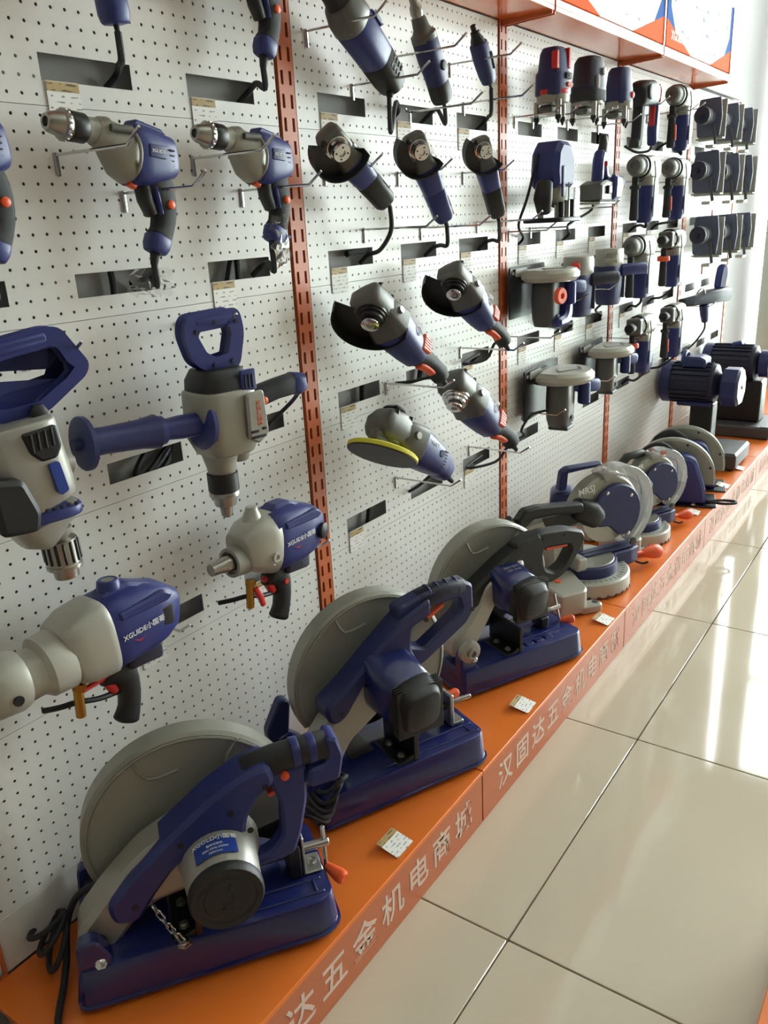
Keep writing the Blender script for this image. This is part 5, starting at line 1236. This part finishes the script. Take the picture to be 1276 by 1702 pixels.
# ================================================================ electric motors with grinding heads
def bench_motor(label, Yc, zc, x0, x1, r, kind):
    t = thing('bench_grinder', label, 'grinder', (0, Yc, PT), None, 'bench grinders at the far end of the plinth')
    z = zc-PT
    m = B().lathe((x0+.045, 0, z), (1, 0, 0), [(0, r*.96), (x1-x0-.075, r*.96)], 32).part('motor', 'blue_black', t, label='dark ribbed motor')
    for k in range(22):
        a = 2*math.pi*k/22
        bb = B().at(Matrix.Translation((x0+.045+(x1-x0-.075)/2, r*.99*math.cos(a), z+r*.99*math.sin(a))) @ Matrix.Rotation(a, 4, 'X')); bb.box((0, 0, 0), (x1-x0-.085, .012, .005), .001); bb.part('cooling_fin', 'blue_black', m)
    B().lathe((x0, 0, z), (1, 0, 0), [(0, r*.7), (.006, r*.98), (.012, r*1.05), (.055, r*1.05), (.06, r*.98)], 32).part('fan_cover', 'blue_dark', t)
    B().lathe((x1-.035, 0, z), (1, 0, 0), [(0, r*.98), (.006, r), (.022, r*.96), (.035, r*.6), (.06, r*.4)], 28).part('end_bell', 'blue_black', t)
    if kind == 'near':
        B().prism(rnd([(x0+.10, z+r*.8), (x1-.06, z+r*.8), (x1-.06, z+r*1.25), (x1-.09, z+r*1.38), (x0+.12, z+r*1.38)], .008), -.06, .06, .01).part('terminal_box', 'blue_dark', t)
        B().torus((x0+.105, 0, z+r*1.12), (1, 0, 0), r*.42, .012, 24, 8).part('lifting_loop', 'blue', t)
        # octagonal wheel cover facing the aisle
        o = [(1.0*r*math.cos(R(22.5+45*k)), 1.0*r*math.sin(R(22.5+45*k))) for k in range(8)]
        wc = B().prism(o, x1+.02, x1+.10, .008, 'yz', (0, 0, z-.01)).part('wheel_cover', 'blue_dark', t)
        B().prism([(.9*u, .9*v) for u, v in o], x1+.0985, x1+.105, .002, 'yz', (0, 0, z-.01)).part('cover_plate', 'steel', wc)
        bb = B(); bolt(bb, (x1+.105, 0, z-.01), (1, 0, 0), .01); bb.part('bolt', 'chrome', wc)
        B().prism(rnd([(x1-.12, -.05), (x1-.01, -.05), (x1-.01, .05), (x1-.12, .05)], .01), .09, z-r*.95, .006, 'xy').part('stand_column', 'black_metal', t)
        B().prism(rnd([(x0+.09, -.06), (x1-.02, -.06), (x1-.02, .06), (x0+.09, .06)], .008), z-r*1.12, z-r*.86, .006, 'xy').part('mounting_foot', 'blue_dark', t)
        B().prism(rnd([(x1-.16, -.10), (x1+.13, -.10), (x1+.13, .20), (x1-.16, .20)], .01), .012, .092, .012, 'xy').part('base_block', 'dark_grey', t)
        for (x, y) in ((x1-.12, -.07), (x1+.10, -.07), (x1+.10, .17), (x1-.12, .17)): B().cyl((x, y, 0), (x, y, .014), .014).part('rubber_foot', 'rubber', t)
        B().prism(rnd([(x1-.02, .10), (x1+.01, .10), (x1+.012, .15), (x1-.012, .15)], .004), .035, .05, .003, 'xz').part('red_lever', 'red', t)
        B().prism(rnd([(x0+.10, .002), (x0+.15, .002), (x0+.20, .20), (x0+.17, .21)], .006), .045, .06, .004, 'xz').part('rear_strut', 'blue_dark', t)
    else:
        B().loft([(x0+.16, 0, z+r*.95, .03, .02), (x0+.20, 0, z+r*1.1, .022, .015)], n=3).part('terminal_cap', 'blue', t)
        B().lathe((x1+.01, 0, z), (1, 0, 0), [(0, r*.75), (.05, r*.75), (.055, r*.6)], 28).part('wheel_cover', 'blue_dark', t)
        B().prism(rnd([(x0+.08, -.07), (x1+.04, -.07), (x1+.04, .07), (x0+.08, .07)], .01), .068, z-r*.9, .01, 'xy').part('stand_column', 'black_metal', t)
        B().prism(rnd([(x0+.05, -.18), (x1+.12, -.18), (x1+.12, .16), (x0+.05, .16)], .01), .0, .07, .010, 'xy').part('base_block', 'dark_grey', t)
        B().box((x1+.09, -.15, .05), (.05, .05, .045), .006).part('switch_box', 'dark_grey', t)
    return t
bench_motor('dark blue motor with octagonal wheel cover on a black stand', 4.22, .565, .015, .29, .098, 'near')
bench_motor('larger dark motor behind the octagonal-covered one, by the shop front', 4.98, .545, .02, .32, .10, 'far')
b = B(); pts = [(.38+.05*math.cos(q*1.3)+.02*q, 5.28+.10*math.sin(q)+.01*q, PT+.008+.006*(k % 3)) for k, q in enumerate(np.linspace(0, 11, 26))]
tag(b.tube(pts, .007, 7, 3).part('yellow_cable', 'yellow_cord'), 'loose coil of yellow cable at the far end of the plinth', 'cable')

# ================================================================ shelf with printed light boxes above the panels
def print_mat():
    m = bpy.data.materials.new('lightbox_print'); m.use_nodes = True; nt = m.node_tree; N = nt.nodes; L = nt.links
    bs = N['Principled BSDF']; tc = N.new('ShaderNodeTexCoord'); sx = N.new('ShaderNodeSeparateXYZ'); L.new(tc.outputs['Generated'], sx.inputs[0])
    y, z = sx.outputs[1], sx.outputs[2]
    def math_(op, a, b_=None, c=None):
        n = N.new('ShaderNodeMath'); n.operation = op
        for i, q in enumerate((a, b_, c)):
            if q is None: continue
            if isinstance(q, (int, float)): n.inputs[i].default_value = q
            else: L.new(q, n.inputs[i])
        return n.outputs[0]
    # distance from the nearer end, curved coloured corners
    e = math_('ABSOLUTE', math_('SUBTRACT', y, .5)); e2 = math_('MULTIPLY', e, e)
    org = math_('GREATER_THAN', math_('SUBTRACT', math_('MULTIPLY', math_('SUBTRACT', e, .16), 1.0), z), 0.0)
    blu = math_('MAXIMUM', math_('GREATER_THAN', e, .458), math_('GREATER_THAN', math_('SUBTRACT', math_('MULTIPLY', math_('SUBTRACT', e, .33), 4.0), z), 0.0))
    ns = N.new('ShaderNodeTexVoronoi'); ns.inputs['Scale'].default_value = 7; L.new(tc.outputs['Generated'], ns.inputs['Vector'])
    spot = math_('LESS_THAN', ns.outputs['Distance'], .16)
    def mix(f, a, b_):
        n = N.new('ShaderNodeMix'); n.data_type = 'RGBA'
        L.new(f, n.inputs[0])
        for i, q in ((6, a), (7, b_)):
            if isinstance(q, tuple): n.inputs[i].default_value = q+(1,)
            else: L.new(q, n.inputs[i])
        return n.outputs[2]
    c = mix(spot, (.86, .88, .90), (.35, .42, .62)); c = mix(blu, c, (.04, .13, .42)); c = mix(org, c, (.72, .13, .04))
    L.new(c, bs.inputs['Base Color']); L.new(c, bs.inputs['Emission Color']); bs.inputs['Emission Strength'].default_value = .4
    bs.inputs['Roughness'].default_value = .8; bs.inputs['Specular IOR Level'].default_value = .08
    return m
def shelf():
    pm = print_mat(); SZ = 1.936; D = .165; HB = .27
    for k, where in ((1, 'above the drills'), (2, 'above the angle grinders'), (3, 'above the laser levels'), (4, 'above the rotary hammers')):
        y0, y1 = UP[k]+.006, UP[k+1]-.006
        t = thing('wall_shelf', 'glossy orange shelf board %s' % where, 'shelf', (0, y0, SZ), None, 'orange shelf boards')
        B().prism([(.0, 0), (D, 0), (D, y1-y0), (.0, y1-y0)], 0, .012, .0015, 'xy').part('board', 'orange_gloss', t)
        B().prism([(D-.012, 0), (D, 0), (D, y1-y0), (D-.012, y1-y0)], .012, .03, .001, 'xy').part('front_lip', 'orange_gloss', t)
        for yy in (.001, y1-y0-.005):
            b = B(); b.rings([[(.004, yy, 0), (D-.004, yy, 0), (D-.004, yy, -.008), (.004, yy, -.016)], [(.004, yy+.004, 0), (D-.004, yy+.004, 0), (D-.004, yy+.004, -.008), (.004, yy+.004, -.016)]]); b.part('bracket', 'post_orange', t)
        # light box standing on the shelf edge
        lb = thing('light_box', 'backlit printed sign box with orange and blue corners %s' % where, 'light box', (D, y0, SZ+.0305), None, 'printed light boxes on the shelf')
        B().prism([(-.05, .0), (-.006, 0), (-.006, y1-y0), (-.05, y1-y0)], 0, HB, .002, 'xy').part('box_frame', 'orange_gloss', lb)
        B().prism([(-.006, .012), (.0, .012), (.0, y1-y0-.016), (-.006, y1-y0-.016)], .004, HB-.004, .0005, 'xy').part('printed_face', pm, lb)
        B().prism([(-.05, y1-y0-.014), (.003, y1-y0-.014), (.003, y1-y0), (-.05, y1-y0)], 0, HB, .001, 'xy').part('end_strip', 'orange_gloss', lb)
        b = B(); b.text('XGUIDE', .045, (.0006, .15, .045), (0, 1, 0), (0, 0, 1), .0004, bold=.01); b.part('box_lettering', 'print_white', lb)
mat('orange_gloss', (214, 104, 48), .16, var=.04, vscale=5, rvar=.02)
shelf()
# second post strip rising through the shelf at the uprights is part of the wall

# ================================================================ pegboard hooks
def hook_parts(L):
    b = B(); b.tube([(0, -.004, 0), (0, -.02, .0), (0, -L+.02, .0), (0, -L-.012, .022)], .0026, 7, 0)
    wire = b.mesh('wire', 'chrome')
    b = B(); b.box((0, -.0025, -.014), (.008, .004, .036), .001); b.tube([(0, -.003, .0), (0, .008, .002), (0, .010, .010)], .0024, 6, 2)
    return wire, b.mesh('clip', 'chrome')
HOOKS = {L: hook_parts(L) for L in (.15, .2)}
def hook(Y, Z, L, label):
    t = thing('pegboard_hook', label, 'hook', (.0, Y, Z), WALLROT, 'steel pegboard hooks')
    w, c = HOOKS[L]
    for n, me in (('wire', w), ('clip', c)):
        o = bpy.data.objects.new(n, me); COL.objects.link(o); o.parent = t
H = [(.882, 1.528, .2, 'under the nose of the larger whole drill'), (1.005, 1.470, .2, 'under the body of the larger whole drill'),
     (1.178, 1.531, .2, 'under the nose of the drill by the first upright'), (1.30, 1.474, .2, 'under the body of the drill by the first upright'),
     (.76, 1.232, .15, 'inside the spade handle at the left photo edge'), (1.09, 1.235, .15, 'inside the spade handle of the whole heavy drill'),
     (.70, .72, .15, 'under the gear neck of the left core drill'), (.885, .70, .15, 'under the tail of the left core drill'),
     (1.12, .73, .15, 'under the gear case of the core drill by the upright'), (1.30, .72, .15, 'under the tail of the core drill by the upright'),
     (1.545, 1.79, .2, 'under the head of the largest top-row grinder'), (1.70, 1.70, .2, 'under the tail of the largest top-row grinder'),
     (1.865, 1.775, .2, 'at the collar of the middle die grinder'), (1.94, 1.66, .2, 'under the tail of the middle die grinder'),
     (2.15, 1.79, .2, 'at the collar of the smallest die grinder'), (2.22, 1.70, .2, 'under the tail of the smallest die grinder'),
     (1.575, 1.515, .15, 'under the head of the first small angle grinder'), (1.715, 1.385, .2, 'under the cord of the first small angle grinder'),
     (1.875, 1.515, .15, 'under the head of the middle small angle grinder'), (1.975, 1.38, .2, 'under the tail of the middle small angle grinder'),
     (2.21, 1.52, .15, 'under the head of the third small angle grinder'), (2.29, 1.385, .2, 'under the tail of the third small angle grinder'),
     (1.775, .995, .2, 'under the tail of the nearer guarded large grinder'), (2.175, 1.03, .2, 'under the tail of the farther guarded large grinder'),
     (1.80, .725, .2, 'under the tail of the polisher'), (2.22, .71, .2, 'under the tail of the large grinder without guard'),
     (2.54, 1.685, .15, 'under the red-banded laser level'), (2.67, 1.69, .15, 'between the first two laser levels'), (2.95, 1.70, .15, 'between the last two laser levels'), (3.24, 1.70, .15, 'at the laser level by the third upright'),
     (2.50, 1.35, .15, 'left of the router base'), (2.66, 1.355, .15, 'under the router base'), (2.88, 1.41, .15, 'under the nose of the hand planer'), (3.06, 1.41, .15, 'under the tail of the hand planer'),
     (2.43, 1.03, .2, 'beside the motor of the orange-knobbed saw'), (2.78, 1.11, .15, 'under the grip of the red-knobbed trimmer'), (3.08, 1.12, .15, 'under the grip of the twin-screw trimmer'),
     (2.61, .74, .15, 'at the motor of the nearer lower circular saw'), (3.10, .77, .15, 'at the motor of the farther lower circular saw'),
     (3.40, 1.765, .2, 'under the head of the jigsaw'), (3.80, 1.77, .2, 'under the head of the top-row rotary hammer'), (4.08, 1.80, .15, 'bare, right of the top-row rotary hammer'),
     (3.40, 1.50, .15, 'under the nearer second-row rotary hammer'), (3.82, 1.50, .15, 'under the farther second-row rotary hammer'),
     (3.39, 1.21, .15, 'under the nearer third-row rotary hammer'), (3.82, 1.215, .15, 'under the farther third-row rotary hammer'),
     (3.45, .885, .15, 'under the nearer lowest-row rotary hammer'), (3.90, .885, .15, 'under the farther lowest-row rotary hammer'),
     (4.36, 1.74, .15, 'under the first top-row marble cutter'), (4.69, 1.74, .15, 'under the middle top-row marble cutter'), (5.0, 1.74, .15, 'under the last top-row marble cutter'),
     (4.37, 1.52, .15, 'under the first second-row marble cutter'), (4.76, 1.52, .15, 'under the middle second-row marble cutter'), (5.06, 1.52, .15, 'under the last second-row marble cutter'),
     (4.45, 1.21, .15, 'under the first third-row marble cutter'), (4.83, 1.21, .15, 'under the middle third-row marble cutter'), (5.15, 1.21, .15, 'under the last third-row marble cutter'),
     (4.55, .90, .15, 'under the long tool with the gun grip')]
for y, z, L, lab in H: hook(y, z, L, 'steel wire hook '+lab)

# ================================================================ price tags
def tag_mat(name, base, ink):
    m = bpy.data.materials.new(name); m.use_nodes = True; nt = m.node_tree; N = nt.nodes; L = nt.links
    bs = N['Principled BSDF']; bs.inputs['Roughness'].default_value = .55
    tc = N.new('ShaderNodeTexCoord'); mp = N.new('ShaderNodeMapping'); L.new(tc.outputs['Object'], mp.inputs[0])
    w = N.new('ShaderNodeTexWave'); w.wave_type = 'BANDS'; w.bands_direction = 'Z'; w.inputs['Scale'].default_value = 36; L.new(mp.outputs[0], w.inputs['Vector'])
    n = N.new('ShaderNodeTexNoise'); n.inputs['Scale'].default_value = 120; n.inputs['Detail'].default_value = 1; L.new(mp.outputs[0], n.inputs['Vector'])
    a = N.new('ShaderNodeMath'); a.operation = 'MULTIPLY'; L.new(w.outputs['Fac'], a.inputs[0]); L.new(n.outputs['Fac'], a.inputs[1])
    g = N.new('ShaderNodeMath'); g.operation = 'GREATER_THAN'; L.new(a.outputs[0], g.inputs[0]); g.inputs[1].default_value = .5
    mx = N.new('ShaderNodeMix'); mx.data_type = 'RGBA'; L.new(g.outputs[0], mx.inputs[0])
    mx.inputs[6].default_value = tuple(lin(c) for c in base)+(1,); mx.inputs[7].default_value = tuple(lin(c) for c in ink)+(1,)
    L.new(mx.outputs[2], bs.inputs['Base Color']); MATS[name] = m
tag_mat('tag_paper', (238, 236, 230), (150, 140, 150)); tag_mat('tag_band', (178, 152, 96), (92, 72, 40))
def tag_parts():
    c = B(); c.prism(rnd([(0, -.058), (.062, -.058), (.062, 0), (0, 0)], .002), .0, .0012, .0003)
    h = B(); h.prism([(.001, -.015), (.061, -.015), (.061, -.001), (.001, -.001)], .0011, .0018, .0002)
    f = B(); f.prism(rnd([(-.002, -.062), (.064, -.062), (.064, .002), (-.002, .002)], .002), .0019, .0024, .0002)
    return (('card', c.mesh('card', 'tag_paper')), ('header_band', h.mesh('header_band', 'tag_band')), ('clear_sleeve', f.mesh('clear_sleeve', 'plastic_film')))
TAGP = tag_parts()
def wall_tag(bay, k, row, label):
    y, z = slot_pos(bay, k, row)
    t = thing('price_tag', label, 'price tag', (.0014, y-.085, z-.0195), WALLROT, 'price tags on the pegboard')
    for n, me in TAGP[:2]:
        o = bpy.data.objects.new(n, me); COL.objects.link(o); o.parent = t
rn = {4: 'top row', 3: 'second row', 2: 'third row', 1: 'fourth row'}
bn = {1: 'left drill bay', 2: 'grinder bay', 3: 'laser level bay', 4: 'rotary hammer bay'}
kn = ('first', 'middle', 'last')
for bay, k, row in ((1, 1, 4), (1, 2, 4), (1, 2, 3), (1, 1, 1), (1, 2, 1), (2, 0, 4), (2, 1, 4), (2, 2, 4), (2, 0, 3), (2, 1, 3), (2, 2, 3), (2, 0, 2), (2, 2, 2), (2, 0, 1), (2, 2, 1),
                    (3, 0, 3), (3, 1, 3), (3, 2, 3), (3, 0, 2), (3, 1, 2), (3, 2, 2), (4, 0, 3), (4, 1, 3), (4, 0, 2), (4, 1, 2)):
    wall_tag(bay, k, row, 'white price tag below the %s cable slot, %s, %s' % (kn[k], rn[row], bn[bay]))
for y, z, lab in ((4.98, 1.655, 'second'), (5.0, 1.35, 'third'), (4.88, 1.06, 'fourth')):
    b = B(); b.box((.0, 0, 0), (.003, .05, .045), .0005); o = b.part('red_tag', 'red'); o.location = (.003, y, z)
    tag(o, 'small square red tag on the far pegboard, above the %s row of tools' % lab, 'price tag', 'red tags on the fifth bay')
def floor_tag(X, Y, rot, label):
    t = thing('price_tag', label, 'price tag', (X, Y, PT+.0125), Matrix.Rotation(R(rot), 3, 'Z') @ Matrix.Rotation(R(-90+12), 3, 'X'), 'price tags on the plinth')
    for n, me in TAGP[:2]:
        o = bpy.data.objects.new(n, me); COL.objects.link(o); o.parent = t
    t.matrix_world = t.matrix_world @ Matrix.Scale(.95, 4)

for X, Y, rot, lab in ((.391, 1.102, 90, 'nearest white price tag on the plinth, between first and second cut-off saws'), (.395, 1.715, 94, 'white price tag on the plinth in front of the farthest cut-off saw'),
                       (.400, 2.295, 88, 'white price tag on the plinth beside the foot of the nearer mitre saw'), (.375, 3.43, 95, 'white price tag on the plinth before the nearer disc saw'),
                       (.395, 3.855, 90, 'white price tag on the plinth beside the farther disc saw'), (.392, 4.17, 92, 'white price tag on the plinth before the octagonal-covered grinder')):
    floor_tag(X, Y, rot, lab)

# ================================================================ crumpled cellophane and loose cables behind the slots
def cellophane(Y, Z, X, label, sx, sz, seed):
    rg = random.Random(seed); n, m = 11, 9; vs = []; fs = []
    for i in range(n):
        for j in range(m):
            u, v = i/(n-1)-.5, j/(m-1)-.5
            vs.append((u*sx*(1-.5*abs(v))+rg.uniform(-1, 1)*.006, rg.uniform(-1, 1)*.014, v*sz*(1-.35*abs(u))+rg.uniform(-1, 1)*.006))
    for i in range(n-1):
        for j in range(m-1):
            a = i*m+j; fs.append((a, a+m, a+m+1, a+1))
    o = B().add(vs, fs).part('cellophane_scrap', 'plastic_film', angle=10)
    o.rotation_euler = (0, 0, R(90)); o.location = (X, Y, Z)
    tag(o, label, 'plastic wrap', 'crumpled cellophane on the drill cords')
cellophane(1.005, 1.318, .05, 'crumpled clear cellophane hanging on the cord of the larger whole drill', .10, .05, 3)
cellophane(1.30, 1.375, .10, 'crumpled clear cellophane wrapped round the grip of the drill by the upright', .05, .10, 5)
def loose_cable(pts, label, r=.006):
    o = B().tube(pts, r, 7, 5).part('coiled_cable', 'rubber'); tag(o, label, 'cable', 'cables seen through the slots')
y, z = slot_pos(1, 1, 2)
loose_cable([(-.014+.004*math.sin(k*1.7), y+.02+.05*math.sin(k*.61)+.0012*k, z+.034*math.cos(k*.53)) for k in range(26)], 'coil of black cable seen through the slot below the long side handle')
y, z = slot_pos(1, 1, 3); loose_cable([(-.016, y-.005, z+.03), (-.016, y-.002, z), (-.016, y-.004, z-.03)], 'black cable crossing the slot below the larger whole drill')
y, z = slot_pos(1, 2, 3); loose_cable([(-.014, y-.03, z-.03), (-.014, y-.01, z+.02), (-.014, y+.005, z+.03), (-.014, y+.005, z-.03)], 'looped black cable in the slot below the drill by the upright')
y, z = slot_pos(2, 0, 3); loose_cable([(-.014, y-.0, z+.008), (-.014, y+.04, z+.012), (-.014, y+.085, z+.014)], 'black plug lying in the slot below the first small angle grinder', .008)
y, z = slot_pos(2, 0, 2); loose_cable([(-.014, y+.035, z+.03), (-.014, y+.03, z-.03)], 'black cable in the slot below the nearer guarded large grinder', .009)
y, z = slot_pos(2, 1, 2); loose_cable([(-.014, y+.02, z+.03), (-.014, y+.0, z-.03)], 'black cable in the slot right of the nearer guarded large grinder', .010)
y, z = slot_pos(2, 0, 1); loose_cable([(-.014, y+.035, z+.03), (-.014, y+.02, z-.03)], 'black cable in the lowest slot below the polisher', .007)
y, z = slot_pos(3, 2, 4); loose_cable([(-.014, y+.03, z+.03), (-.014, y+.032, z-.03)], 'black cable in the slot below the laser level by the upright', .012)
t = thing('display_plinth', 'orange plinth across the aisle, just an edge at the lower right photo corner', 'plinth', (1.142, -.5, 0), None, 'orange display plinth sections')
B().prism([(0, 0), (.45, 0), (.45, 2.0), (0, 2.0)], PT-.012, PT, .0015, 'xy').part('top_board', 'orange_paint', t)
B().prism([(.002, .002), (.014, .002), (.014, 1.998), (.002, 1.998)], 0, PT-.0125, .001, 'xy').part('front_board', 'orange_front', t)
B().prism([(.018, .01), (.44, .01), (.44, 1.99), (.018, 1.99)], 0, PT-.014, .001, 'xy').part('carcass', 'orange_front', t)
